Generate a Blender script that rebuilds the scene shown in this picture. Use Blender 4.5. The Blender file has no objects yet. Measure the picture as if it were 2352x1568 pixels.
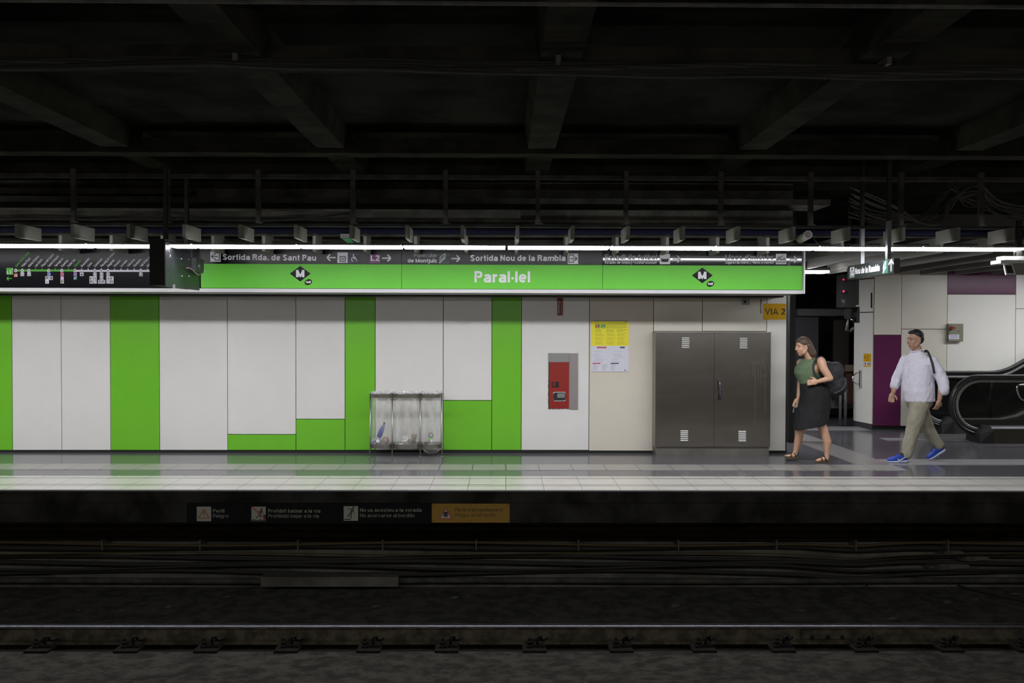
import bpy, bmesh, math, random
from mathutils import Vector, Matrix
rnd = random.Random(7)
sc = bpy.context.scene
COL = sc.collection
# ---------------------------------------------------------------- camera
F = 2000.0
CAM = Vector((0, 0, 1.7))
ROT = (Matrix.Rotation(-0.0095, 3, 'Z') @ Matrix.Rotation(math.pi / 2 - 0.0168, 3, 'X') @ Matrix.Rotation(0.0027, 3, 'Z'))
cd = bpy.data.cameras.new('camera')
cd.sensor_width = 36; cd.lens = F / 2352 * 36; cd.clip_start = .05; cd.clip_end = 100
cam = bpy.data.objects.new('camera', cd); COL.objects.link(cam)
cam.matrix_world = Matrix.Translation(CAM) @ ROT.to_4x4()
sc.camera = cam
# ---------------------------------------------------------------- world, exposure
w = bpy.data.worlds.new('world'); sc.world = w; w.use_nodes = True
bgn = w.node_tree.nodes['Background']
bgn.inputs[0].default_value = (1.0, .78, .42, 1); bgn.inputs[1].default_value = .105
sc.view_settings.view_transform = 'Standard'; sc.view_settings.look = 'None'
sc.view_settings.gamma = 1; sc.view_settings.exposure = 0; sc.view_settings.use_curve_mapping = False
LAMP = 36.0
sc.cycles.max_bounces = 8
sc.cycles.sample_clamp_indirect = 4
try: sc.cycles.use_denoising = True
except Exception: pass

def ray(px, py):
    return ROT @ Vector(((px - 1176) / F, -(py - 784) / F, -1))
def at(px, py, Y):
    d = ray(px, py); return CAM + d * (Y / d.y)
def fl(px, py, Z=0.0):
    d = ray(px, py); return CAM + d * ((Z - CAM.z) / d.z)
def hit(px, py, P, N):
    d = ray(px, py); return CAM + d * ((P - CAM).dot(N) / d.dot(N))
def ax(px, Y, py=750): return at(px, py, Y).x
def az(py, Y, px=1176): return at(px, py, Y).z

# ---------------------------------------------------------------- materials
MATS = {}
def srgb(r, g, b):
    f = lambda c: (c / 255 / 12.92) if c / 255 <= .04045 else ((c / 255 + .055) / 1.055) ** 2.4
    return (f(r), f(g), f(b))
def mat(name, col, rough=.5, metal=0, noise=0, scale=6, bump=0, spec=.5, emit=None, aniso=None, trans=0, alpha=1, coat=0, stretch=None):
    if name in MATS: return MATS[name]
    m = bpy.data.materials.new(name); m.use_nodes = True; MATS[name] = m
    nt = m.node_tree; b = nt.nodes['Principled BSDF']
    b.inputs['Base Color'].default_value = (*col, 1); b.inputs['Roughness'].default_value = rough
    b.inputs['Metallic'].default_value = metal; b.inputs['Specular IOR Level'].default_value = spec
    b.inputs['Coat Weight'].default_value = coat; b.inputs['Alpha'].default_value = alpha
    b.inputs['Transmission Weight'].default_value = trans
    if emit:
        b.inputs['Emission Color'].default_value = (*emit[0], 1); b.inputs['Emission Strength'].default_value = emit[1]
    if noise or bump:
        tc = nt.nodes.new('ShaderNodeTexCoord'); n = nt.nodes.new('ShaderNodeTexNoise')
        n.inputs['Scale'].default_value = scale; n.inputs['Detail'].default_value = 7; n.inputs['Roughness'].default_value = .6
        src = tc.outputs['Object']
        if stretch:
            mp = nt.nodes.new('ShaderNodeMapping'); mp.inputs['Scale'].default_value = stretch
            nt.links.new(src, mp.inputs[0]); src = mp.outputs[0]
        nt.links.new(src, n.inputs['Vector'])
        if noise:
            r = nt.nodes.new('ShaderNodeMapRange'); r.inputs[1].default_value = .4 if noise >= .3 else .3; r.inputs[2].default_value = .6 if noise >= .3 else .7
            r.inputs[3].default_value = 1 - noise; r.inputs[4].default_value = 1 + noise
            nt.links.new(n.outputs[0], r.inputs[0])
            mx = nt.nodes.new('ShaderNodeVectorMath'); mx.operation = 'SCALE'; mx.inputs[0].default_value = col
            nt.links.new(r.outputs[0], mx.inputs['Scale']); nt.links.new(mx.outputs[0], b.inputs['Base Color'])
        if bump:
            bp = nt.nodes.new('ShaderNodeBump'); bp.inputs['Strength'].default_value = bump; bp.inputs['Distance'].default_value = .02
            nt.links.new(n.outputs[0], bp.inputs['Height']); nt.links.new(bp.outputs[0], b.inputs['Normal'])
    return m
def film(name, col, opac, rough=.15, noise=0.0):
    m = bpy.data.materials.new(name); m.use_nodes = True; MATS[name] = m
    nt = m.node_tree; b = nt.nodes['Principled BSDF']; out = nt.nodes['Material Output']
    b.inputs['Base Color'].default_value = (*col, 1); b.inputs['Roughness'].default_value = rough
    t = nt.nodes.new('ShaderNodeBsdfTransparent'); mx = nt.nodes.new('ShaderNodeMixShader')
    mx.inputs[0].default_value = opac
    if noise:
        tc = nt.nodes.new('ShaderNodeTexCoord'); n = nt.nodes.new('ShaderNodeTexNoise'); n.inputs['Scale'].default_value = 14
        mp = nt.nodes.new('ShaderNodeMapping'); mp.inputs['Scale'].default_value = (1, 1, .25)
        nt.links.new(tc.outputs['Object'], mp.inputs[0]); nt.links.new(mp.outputs[0], n.inputs['Vector'])
        r = nt.nodes.new('ShaderNodeMapRange'); r.inputs[1].default_value = .45; r.inputs[2].default_value = .75
        r.inputs[3].default_value = opac; r.inputs[4].default_value = opac + noise
        nt.links.new(n.outputs[0], r.inputs[0]); nt.links.new(r.outputs[0], mx.inputs[0])
    nt.links.new(t.outputs[0], mx.inputs[1]); nt.links.new(b.outputs[0], mx.inputs[2]); nt.links.new(mx.outputs[0], out.inputs[0])
    return m
def lined(name, col, line, rough, xper=None, xw=.004, xoff=0, ys=(), yw=.004, noise=.05, per2=None, spec=.5, axis='x'):
    """polished tiles: joints every xper along one axis and single joints at the listed positions along the other (object space)"""
    m = mat(name, col, rough, noise=noise, scale=9, spec=spec)
    nt = m.node_tree; b = nt.nodes['Principled BSDF']
    tc = nt.nodes.new('ShaderNodeTexCoord'); sp = nt.nodes.new('ShaderNodeSeparateXYZ'); nt.links.new(tc.outputs['Object'], sp.inputs[0])
    A, B = (sp.outputs[0], sp.outputs[1]) if axis == 'x' else (sp.outputs[1], sp.outputs[0])
    def M(op, a, v=None, v2=None):
        q = nt.nodes.new('ShaderNodeMath'); q.operation = op
        for i, k in enumerate((a, v, v2)):
            if k is None: continue
            if isinstance(k, (int, float)): q.inputs[i].default_value = k
            else: nt.links.new(k, q.inputs[i])
        return q.outputs[0]
    mask = None
    def add(k):
        nonlocal mask
        mask = k if mask is None else M('MAXIMUM', mask, k)
    if xper:
        fr = M('FRACT', M('DIVIDE', M('ADD', A, 100 * xper - xoff), xper)); add(M('LESS_THAN', fr, xw / xper))
    for y in ys:
        yy, ww = y if isinstance(y, tuple) else (y, yw)
        add(M('LESS_THAN', M('ABSOLUTE', M('SUBTRACT', B, yy)), ww / 2))
    src = b.inputs['Base Color'].links[0].from_socket
    mx = nt.nodes.new('ShaderNodeMix'); mx.data_type = 'RGBA'
    nt.links.new(mask, mx.inputs[0]); nt.links.new(src, mx.inputs[6]); mx.inputs[7].default_value = (*line, 1)
    nt.links.new(mx.outputs[2], b.inputs['Base Color'])
    return m

WHITE = mat('white_panel', (.72, .71, .695), .32, noise=.02, scale=2)
CREAM = mat('cream_panel', (.635, .59, .51), .35, noise=.03, scale=1.5)
CREAM2 = mat('pale_cream_panel', (.68, .65, .57), .33, noise=.03, scale=2)
HALLW = mat('hall_panel', (.76, .75, .71), .3, noise=.02, scale=2)
GREEN = mat('green_panel', (.155, .50, .028), .28, noise=.03, scale=2)
PURPLE = mat('purple_panel', (.115, .022, .075), .24, noise=.03, scale=2, spec=.22)
BLACK = mat('black', (.006, .006, .006), .6)
JOINT = mat('joint', (.045, .042, .038), .8)
BLKGLOSS = mat('black_sign', (.005, .005, .008), .19, spec=.16)
BLKMIRROR = mat('black_film_sign', (.012, .012, .02), .04, spec=.55)
SGREEN = mat('green_sign', (.14, .56, .05), .38, noise=.02, spec=.25)
ALU = mat('aluminium', (.74, .73, .76), .4, metal=.15)
DALU = mat('soffit_metal', (.30, .30, .29), .5, metal=.2)
STEEL = mat('stainless_steel', (.225, .213, .20), .25, metal=1, noise=.12, scale=3, stretch=(1, 1, 5))
DSTEEL = mat('dark_steel', (.10, .095, .085), .4, metal=1)
CHROME = mat('chrome', (.62, .62, .62), .15, metal=1)
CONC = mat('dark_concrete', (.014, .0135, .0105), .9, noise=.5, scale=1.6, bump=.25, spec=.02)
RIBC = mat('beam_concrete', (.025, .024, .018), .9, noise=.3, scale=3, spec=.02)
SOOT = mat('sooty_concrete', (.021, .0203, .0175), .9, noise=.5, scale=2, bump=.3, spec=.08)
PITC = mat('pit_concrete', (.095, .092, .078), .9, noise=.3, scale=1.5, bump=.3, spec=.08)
BALL = mat('sooty_floor', (.065, .062, .053), .95, noise=.3, scale=6, bump=.15, spec=.08)
SLABM = mat('trackbed', (.027, .0242, .0205), .9, noise=.42, scale=7.5, bump=.8, stretch=(1, 1.4, 1), spec=.08)
RUST = mat('rusty_steel', (.052, .045, .031), .7, noise=.4, scale=8, spec=.08)
RAILTOP = mat('polished_rail', (.17, .17, .20), .33, metal=1, noise=.2, scale=30)
CLIPM = mat('clip_steel', (.009, .0075, .0065), .6, noise=.3, scale=40, spec=.08)
BAFF = mat('baffle_paint', (.21, .205, .185), .5, noise=.05)
CABLE = mat('black_cable', (.032, .031, .027), .6, spec=.08)
CABLEY = mat('ochre_cable', (.07, .052, .028), .6, spec=.08)
GREYM = mat('grey_steel', (.055, .053, .045), .6, noise=.3, scale=4, spec=.08)
LETT = mat('sign_letter', (.78, .77, .83), .6, spec=.1)
LETTD = mat('dark_letter', (.02, .018, .015), .5)
RED = mat('red', (.27, .017, .012), .38, noise=.06)
YEL = mat('yellow', (.74, .41, .004), .5, spec=.15)
YELP = mat('poster_yellow', (.80, .73, .03), .6)
PAPER = mat('paper', (.66, .66, .75), .6)
SKINM = mat('skin', (.52, .30, .20), .5, noise=.05, scale=12)
SKIND = mat('tanned_skin', (.36, .20, .135), .5, noise=.05, scale=12)

# ---------------------------------------------------------------- object helpers
ORG = {}
def tag(o, label, cat, group=None, kind=None):
    if label: o['label'] = label
    if cat: o['category'] = cat
    if group: o['group'] = group
    if kind: o['kind'] = kind
    return o
def thing(name, label, cat, loc, group=None, kind=None):
    o = bpy.data.objects.new(name, None); COL.objects.link(o); o.empty_display_size = .05
    o.location = loc; ORG[o.name] = Vector(loc)
    return tag(o, label, cat, group, kind)
class MB:
    def __init__(s): s.v = []; s.f = []; s.mi = []; s.cur = 0; s.sm = []; s.smooth = False
    def face(s, idx):
        s.f.append(tuple(idx)); s.mi.append(s.cur); s.sm.append(s.smooth)
    def vs(s, pts):
        b = len(s.v); s.v.extend(Vector(p) for p in pts); return b
    def box(s, a, b, rot=None, c=None):
        x0, y0, z0 = (min(a[i], b[i]) for i in range(3)); x1, y1, z1 = (max(a[i], b[i]) for i in range(3))
        P = [Vector(p) for p in ((x0,y0,z0),(x1,y0,z0),(x1,y1,z0),(x0,y1,z0),(x0,y0,z1),(x1,y0,z1),(x1,y1,z1),(x0,y1,z1))]
        if rot:
            c = Vector(c) if c else sum(P, Vector()) / 8
            P = [rot @ (p - c) + c for p in P]
        k = s.vs(P)
        for q in ((0,3,2,1),(4,5,6,7),(0,1,5,4),(1,2,6,5),(2,3,7,6),(3,0,4,7)): s.face([k + i for i in q])
        return s
    def prism(s, pts, off):
        """closed polygon pts extruded by vector off"""
        n = len(pts); off = Vector(off); k = s.vs(pts); s.vs([Vector(p) + off for p in pts])
        s.face([k + i for i in range(n)][::-1]); s.face([k + n + i for i in range(n)])
        for i in range(n): s.face((k + i, k + (i + 1) % n, k + n + (i + 1) % n, k + n + i))
        return s
    def tube(s, pts, r, n=8, r2=None, cap=True):
        pts = [Vector(p) for p in pts]; m = len(pts); rings = []
        t0 = (pts[1] - pts[0]).normalized(); up = Vector((0, 0, 1)) if abs(t0.z) < .9 else Vector((0, 1, 0))
        a = t0.cross(up).normalized()
        sm = s.smooth; s.smooth = True
        for i, p in enumerate(pts):
            t = (pts[min(i + 1, m - 1)] - pts[max(i - 1, 0)]).normalized()
            a = (a - t * a.dot(t)).normalized(); b = t.cross(a)
            rr = r[i] if isinstance(r, (list, tuple)) else (r if r2 is None else r + (r2 - r) * i / (m - 1))
            rings.append(s.vs([p + (a * math.cos(2 * math.pi * j / n) + b * math.sin(2 * math.pi * j / n)) * rr for j in range(n)]))
        for i in range(m - 1):
            for j in range(n): s.face((rings[i] + j, rings[i] + (j + 1) % n, rings[i + 1] + (j + 1) % n, rings[i + 1] + j))
        s.smooth = False
        if cap:
            s.face([rings[0] + j for j in range(n)][::-1]); s.face([rings[-1] + j for j in range(n)])
        s.smooth = sm
        return s
    def loft(s, rings, cap=True, smooth=True):
        """rings: list of equal-length point lists"""
        n = len(rings[0]); ks = [s.vs(r) for r in rings]; sm = s.smooth; s.smooth = smooth
        for a, b in zip(ks, ks[1:]):
            for j in range(n): s.face((a + j, a + (j + 1) % n, b + (j + 1) % n, b + j))
        s.smooth = False
        if cap: s.face([ks[0] + j for j in range(n)][::-1]); s.face([ks[-1] + j for j in range(n)])
        s.smooth = sm
        return s
    def ell(s, c, r, n=16, m=10, rot=None):
        c = Vector(c); r = (r, r, r) if isinstance(r, (int, float)) else r; rings = []
        for i in range(1, m):
            a = math.pi * i / m - math.pi / 2; ring = []
            for j in range(n):
                q = Vector((math.cos(a) * math.cos(2 * math.pi * j / n) * r[0], math.cos(a) * math.sin(2 * math.pi * j / n) * r[1], math.sin(a) * r[2]))
                ring.append(c + (rot @ q if rot else q))
            rings.append(ring)
        k = len(s.v) ; s.loft(rings, cap=False)
        lo = Vector((0, 0, -r[2])); hi = Vector((0, 0, r[2]))
        a = s.vs([c + (rot @ lo if rot else lo), c + (rot @ hi if rot else hi)]); L = k + (m - 2) * n
        sm = s.smooth; s.smooth = True
        for j in range(n):
            s.face((a, k + (j + 1) % n, k + j)); s.face((a + 1, L + j, L + (j + 1) % n))
        s.smooth = sm
        return s
    def cap(s, p0, r0, p1, r1, n=14):
        """tapered capsule"""
        p0 = Vector(p0); p1 = Vector(p1)
        s.ell(p0, r0, n, 8); s.ell(p1, r1, n, 8)
        if (p1 - p0).length > 1e-4: s.tube([p0, p1], [r0, r1], n)
        return s
    def build(s, name, m, parent=None, label=None, cat=None, group=None, kind=None, post=None):
        me = bpy.data.meshes.new(name)
        if parent is not None: o0 = ORG[parent.name]
        else:
            xs = [v.x for v in s.v]; ys = [v.y for v in s.v]; zs = [v.z for v in s.v]
            o0 = Vector(((min(xs) + max(xs)) / 2, (min(ys) + max(ys)) / 2, min(zs)))
            if kind == 'structure': o0 = Vector((0, 0, 0))
        me.from_pydata([tuple(v - o0) for v in s.v], [], s.f)
        ms = m if isinstance(m, (list, tuple)) else [m]
        for q in ms: me.materials.append(q)
        me.polygons.foreach_set('material_index', s.mi); me.polygons.foreach_set('use_smooth', s.sm)
        bm = bmesh.new(); bm.from_mesh(me); bmesh.ops.recalc_face_normals(bm, faces=bm.faces) if not getattr(s, 'keepn', False) else None
        bm.to_mesh(me); bm.free(); me.update()
        o = bpy.data.objects.new(name, me); COL.objects.link(o)
        if parent is not None: o.parent = parent
        else: o.location = o0
        ORG[o.name] = o0
        tag(o, label, cat, group, kind)
        return o
def box(a, b): return MB().box(a, b)
def fused(s, name, m, parent=None, voxel=.006, smooth=4, disp=None, **kw):
    """union of the closed shapes in s as one continuous skin"""
    o = s.build(name, m, parent, **kw)
    md = o.modifiers.new('r', 'REMESH'); md.mode = 'VOXEL'; md.voxel_size = voxel; md.use_smooth_shade = True
    m2 = o.modifiers.new('s', 'SMOOTH'); m2.iterations = smooth; m2.factor = .5
    bpy.context.view_layer.update()
    dg = bpy.context.evaluated_depsgraph_get()
    me = bpy.data.meshes.new_from_object(o.evaluated_get(dg)); o.modifiers.clear()
    me.polygons.foreach_set('use_smooth', [True] * len(me.polygons))
    o0 = ORG[o.name]
    if disp:
        ns = [v.normal.copy() for v in me.vertices]
        for v, nn in zip(me.vertices, ns): v.co += nn * disp(v.co + o0)
    me.materials.clear(); me.materials.append(m)
    o.data = me
    return o
def clone(o, loc, label=None):
    r = o.copy(); COL.objects.link(r); r.location = loc; ORG[r.name] = ORG[o.name]
    if label: r['label'] = label
    for ch in [c for c in COL.objects if c.parent == o]:
        c = ch.copy(); COL.objects.link(c); c.parent = r; ORG[c.name] = ORG[ch.name]
        for g in [q for q in COL.objects if q.parent == ch]:
            d = g.copy(); COL.objects.link(d); d.parent = c
    return r
ORD = 'first second third fourth fifth sixth seventh eighth ninth tenth eleventh twelfth thirteenth fourteenth fifteenth sixteenth seventeenth eighteenth nineteenth twentieth'.split()

# ---------------------------------------------------------------- lettering (own stroke alphabet, grotesque style)
XH, DE = .74, -.27
def arc(cx, cy, rx, ry, a0, a1, n=None, p=2.35):
    n = n or max(4, int(abs(a1 - a0) / 15)); out = []
    for i in range(n + 1):
        a = math.radians(a0 + (a1 - a0) * i / n); c, s_ = math.cos(a), math.sin(a)
        out.append((cx + rx * math.copysign(abs(c) ** (2 / p), c), cy + ry * math.copysign(abs(s_) ** (2 / p), s_)))
    return out
def glyph(ch, h):
    X = XH; w = .66
    def bowl(w=w, a0=0, a1=360): return arc(w / 2, X / 2, w / 2 - h, X / 2 - h + .012, a0, a1)
    def O(w, a0=0, a1=360): return arc(w / 2, .5, w / 2 - h, .5 - h + .015, a0, a1)
    rt = w - h
    acc = {'í': ('ı', 'a'), 'ï': ('ı', 'd'), 'à': ('a', 'g'), 'è': ('e', 'g'), 'ú': ('u', 'a'), 'é': ('e', 'a'), 'ó': ('o', 'a'), 'ç': ('c', 'c')}
    if ch in acc:
        W, S = glyph(acc[ch][0], h); c = W / 2; k = acc[ch][1]
        if k == 'a': S = S + [[(c - .06, X + .08), (c + .1, X + .26)]]
        if k == 'g': S = S + [[(c + .06, X + .08), (c - .1, X + .26)]]
        if k == 'd': S = S + [[(c - .14, X + .1), (c - .14, X + .26)], [(c + .14, X + .1), (c + .14, X + .26)]]
        if k == 'c': S = S + [[(c, .05), (c + .04, -.1), (c - .1, -.22)]]
        return W, S
    G = {
    ' ': (.30, []),
    'a': (.66, [arc(.33, X - .24, .33 - h - .01, .24 - h, 165, 0) + [(.66 - h - .02, .1), (.66 - h, 0)], [(.66 - h - .02, X * .57), (.38, X * .54)] + arc(.27, X * .3, .27 - h, X * .27 - h * .6, 90, 270) + [(.4, h * .9), (.66 - h - .02, X * .3)]]),
    'b': (w, [[(h, 0), (h, 1)], bowl()]), 'd': (w, [[(rt, 0), (rt, 1)], bowl()]),
    'p': (w, [[(h, DE), (h, X)], bowl()]), 'q': (w, [[(rt, DE), (rt, X)], bowl()]),
    'g': (w, [[(rt, X), (rt, .0)] + arc(w / 2, DE + .24, w / 2 - h, .24 - h, 0, -160), bowl()]),
    'c': (.62, [bowl(.66, 38, 322)]), 'o': (.68, [bowl(.68)]),
    'e': (.66, [[(h + .02, X * .5), (.66 - h, X * .5)] + bowl(.66, 0, 318)]),
    'f': (.38, [[(.17, 0), (.17, .8)] + arc(.17 + .19, .8, .19, .2 - h, 180, 95), [(0, X - h * .8), (.37, X - h * .8)]]),
    'h': (.64, [[(h, 0), (h, 1)], arc(.32, X - .28, .32 - h, .28 - h, 180, 0) + [(.64 - h, 0)]]),
    'n': (.64, [[(h, 0), (h, X)], arc(.32, X - .28, .32 - h, .28 - h, 180, 0) + [(.64 - h, 0)]]),
    'ñ': (.64, [[(h, 0), (h, X)], arc(.32, X - .28, .32 - h, .28 - h, 180, 0) + [(.64 - h, 0)], [(.16, X + .12), (.3, X + .18), (.36, X + .13), (.5, X + .18)]]),
    'm': (.98, [[(h, 0), (h, X)], arc(.28, X - .25, .28 - h, .25 - h, 180, 0) + [(.56 - h, 0)], arc(.7, X - .25, .7 - .56 + h, .25 - h, 180, 0) + [(.84 + .0 + h * .0, 0)]]),
    'r': (.42, [[(h, 0), (h, X)], arc(.42, X - .34, .42 - h, .34 - h, 170, 92)]),
    'u': (.64, [[(.64 - h, X), (.64 - h, 0)], [(h, X)] + arc(.32, .28, .32 - h, .28 - h, 180, 360)]),
    'i': (2 * h, [[(h, 0), (h, X)], [(h, .87), (h, 1)]]), 'ı': (2 * h, [[(h, 0), (h, X)]]),
    'j': (2 * h + .04, [[(h + .04, X), (h + .04, DE + .1), (-.04, DE + h * .8)], [(h + .04, .87), (h + .04, 1)]]),
    'l': (2 * h, [[(h, 0), (h, 1)]]), '|': (2 * h, [[(h, DE), (h, 1.05)]]),
    's': (.60, [arc(.3, X * .74, .3 - h, X * .26 - h * .95, 25, 250, p=2) + arc(.3, X * .26, .3 - h, X * .26 - h * .8, 80, -158, p=2)]),
    't': (.38, [[(.17, .95), (.17, .2)] + arc(.17 + .17, .2, .17, .2 - h * .8, 180, 268), [(0, X - h * .8), (.36, X - h * .8)]]),
    'v': (.6, [[(h * .8, X), (.3, .03), (.6 - h * .8, X)]]), 'y': (.6, [[(h * .8, X), (.3, .05)], [(.6 - h * .8, X), (.3, .05), (.22, DE + h), (.05, DE + h)]]),
    'x': (.6, [[(h, X), (.6 - h, 0)], [(.6 - h, X), (h, 0)]]), 'z': (.56, [[(.03, X - h * .8), (.5, X - h * .8), (.06, h * .8), (.54, h * .8)]]),
    'k': (.6, [[(h, 0), (h, 1)], [(.58 - h, X), (h, .3)], [(.24, .42), (.6 - h, 0)]]),
    '·': (2.4 * h, [[(1.2 * h, .37 - h), (1.2 * h, .37 + h)]]), '.': (2 * h, [[(h, 0), (h, 2 * h)]]), "'": (2 * h, [[(h, 1), (h * .8, .74)]]), ',': (2 * h, [[(h, 2 * h), (h * .5, -.15)]]),
    '-': (.35, [[(0, .36), (.35, .36)]]), ':': (2 * h, [[(h, 0), (h, 2 * h)], [(h, X - 2 * h), (h, X)]]), '!': (2 * h, [[(h, 0), (h, .16)], [(h, .28), (h, 1)]]),
    'A': (.78, [[(h * .7, 0), (.39, .96), (.78 - h * .7, 0)], [(.18, .27), (.6, .27)]]),
    'B': (.72, [[(h, h * .8), (h, 1 - h * .8), (.4, 1 - h * .8)] + arc(.4, .75, .29 - h, .25 - h * .8, 90, -90) + [(h, .52), (.42, .52)] + arc(.42, .26, .3 - h, .26 - h * .8, 90, -90) + [(h, h * .8)]]),
    'C': (.78, [O(.8, 35, 325)]), 'G': (.8, [O(.8, 38, 340) , [(.45, .45), (.8 - h, .45), (.8 - h, 0)]]), 'Q': (.8, [O(.8), [(.5, .25), (.78, 0)]]),
    'D': (.76, [[(h, h * .8), (h, 1 - h * .8), (.3, 1 - h * .8)] + arc(.3, .5, .46 - h, .5 - h * .8, 90, -90) + [(h, h * .8)]]),
    'E': (.64, [[(h, 0), (h, 1)], [(h, 1 - h * .8), (.64, 1 - h * .8)], [(h, .52), (.6, .52)], [(h, h * .8), (.65, h * .8)]]),
    'F': (.62, [[(h, 0), (h, 1)], [(h, 1 - h * .8), (.62, 1 - h * .8)], [(h, .48), (.55, .48)]]),
    'H': (.74, [[(h, 0), (h, 1)], [(.74 - h, 0), (.74 - h, 1)], [(h, .52), (.74 - h, .52)]]),
    'I': (2 * h, [[(h, 0), (h, 1)]]), 'L': (.58, [[(h, 1), (h, h * .8), (.58, h * .8)]]),
    'M': (.88, [[(h, 0), (h, 1)], [(h, .97 - h), (.44, h * 1.1), (.88 - h, .97 - h)], [(.88 - h, 1), (.88 - h, 0)]]),
    'N': (.74, [[(h, 0), (h, 1)], [(h, .93), (.74 - h, .07)], [(.74 - h, 1), (.74 - h, 0)]]),
    'P': (.68, [[(h, 0), (h, 1 - h * .8), (.38, 1 - h * .8)] + arc(.38, .71, .3 - h, .29 - h * .8, 90, -90) + [(h, .42 + h * .8)]]),
    'R': (.74, [[(h, 0), (h, 1 - h * .8), (.4, 1 - h * .8)] + arc(.4, .735, .31 - h, .265 - h * .8, 90, -90) + [(h, .47 + h * .4)], [(.5, .45), (.68 - h, .25), (.74 - h, 0)]]),
    'S': (.70, [arc(.35, .745, .35 - h, .255 - h * .8, 20, 252, p=2) + arc(.35, .265, .35 - h, .265 - h * .8, 82, -160, p=2)]),
    'T': (.66, [[(0, 1 - h * .8), (.66, 1 - h * .8)], [(.33, 0), (.33, 1)]]), 'U': (.72, [[(h, 1)] + arc(.36, .34, .36 - h, .34 - h, 180, 360) + [(.72 - h, 1)]]),
    'V': (.74, [[(h * .7, 1), (.37, .04), (.74 - h * .7, 1)]]), 'Z': (.66, [[(.04, 1 - h * .8), (.6, 1 - h * .8), (.06, h * .8), (.64, h * .8)]]),
    'W': (1.0, [[(h * .7, 1), (.27, .04), (.5, .9), (.73, .04), (1 - h * .7, 1)]]), 'Y': (.72, [[(h * .7, 1), (.36, .45), (.36, 0)], [(.72 - h * .7, 1), (.36, .45)]]),
    '1': (.42, [[(.42 - h, 0), (.42 - h, 1)], [(.42 - h, .84), (.05, .7)]]), '2': (.6, [arc(.3, .69, .3 - h, .31 - h, 165, -35, p=2) + [(h * 1.1, h * .8), (.6, h * .8)]]),
    '3': (.6, [arc(.29, .74, .27 - h * .8, .26 - h * .8, 160, -80, p=2) + [(.24, .51)] , [(.24, .51)] + arc(.3, .27, .3 - h, .27 - h * .8, 80, -160, p=2)]),
    '4': (.62, [[(.62, .24), (.04, .24), (.42, .98)], [(.44, 0), (.44, 1)]]), '5': (.6, [[(.55, 1 - h * .8), (.14, 1 - h * .8), (.1, .52)] + arc(.3, .32, .3 - h, .32 - h * .8, 130, -160, p=2)]),
    '8': (.6, [arc(.3, .74, .27 - h, .26 - h * .8, 0, 360, p=2), arc(.3, .27, .3 - h, .27 - h * .8, 0, 360, p=2)]), '9': (.6, [arc(.3, .66, .3 - h, .34 - h, 0, 360, p=2), [(.6 - h, .66), (.45, .15), (.12, h)]]),
    '0': (.62, [O(.62)]), '6': (.6, [arc(.3, .34, .3 - h, .34 - h, 0, 360, p=2), [(h, .34), (.15, .85), (.48, 1 - h)]]), '7': (.58, [[(0, 1 - h * .8), (.54, 1 - h * .8), (.2, 0)]]),
    }
    return G.get(ch, G['.'])
def strip2(pts, h):
    """outline quads of a butt-ended mitred stroke"""
    n = len(pts); closed = n > 3 and abs(pts[0][0] - pts[-1][0]) + abs(pts[0][1] - pts[-1][1]) < 1e-6
    L, R = [], []
    for i, p in enumerate(pts):
        if closed: a = pts[(i - 1) % (n - 1)] if i else pts[n - 2]; b = pts[i + 1] if i < n - 1 else pts[1]
        else: a = pts[max(i - 1, 0)]; b = pts[min(i + 1, n - 1)]
        d1 = Vector((p[0] - a[0], p[1] - a[1])); d2 = Vector((b[0] - p[0], b[1] - p[1]))
        if d1.length < 1e-9: d1 = d2.copy()
        if d2.length < 1e-9: d2 = d1.copy()
        if d1.length < 1e-9: d1 = d2 = Vector((1, 0))
        d1.normalize(); d2.normalize(); t = d1 + d2
        t = t.normalized() if t.length > .2 else d1
        k = h / max(.62, t.dot(d1)); nx, ny = -t.y * k, t.x * k
        L.append((p[0] + nx, p[1] + ny)); R.append((p[0] - nx, p[1] - ny))
    return [(R[i], R[i + 1], L[i + 1], L[i]) for i in range(n - 1)]
def layout(text, h, track=.11):
    x = 0; out = []
    for ch in text:
        W, S = glyph(ch, h)
        for s_ in S:
            if len(s_) > 1: out.append([(x + a, b) for a, b in s_])
        x += W + (track if ch != ' ' else 0)
    return out, x - track
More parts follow.
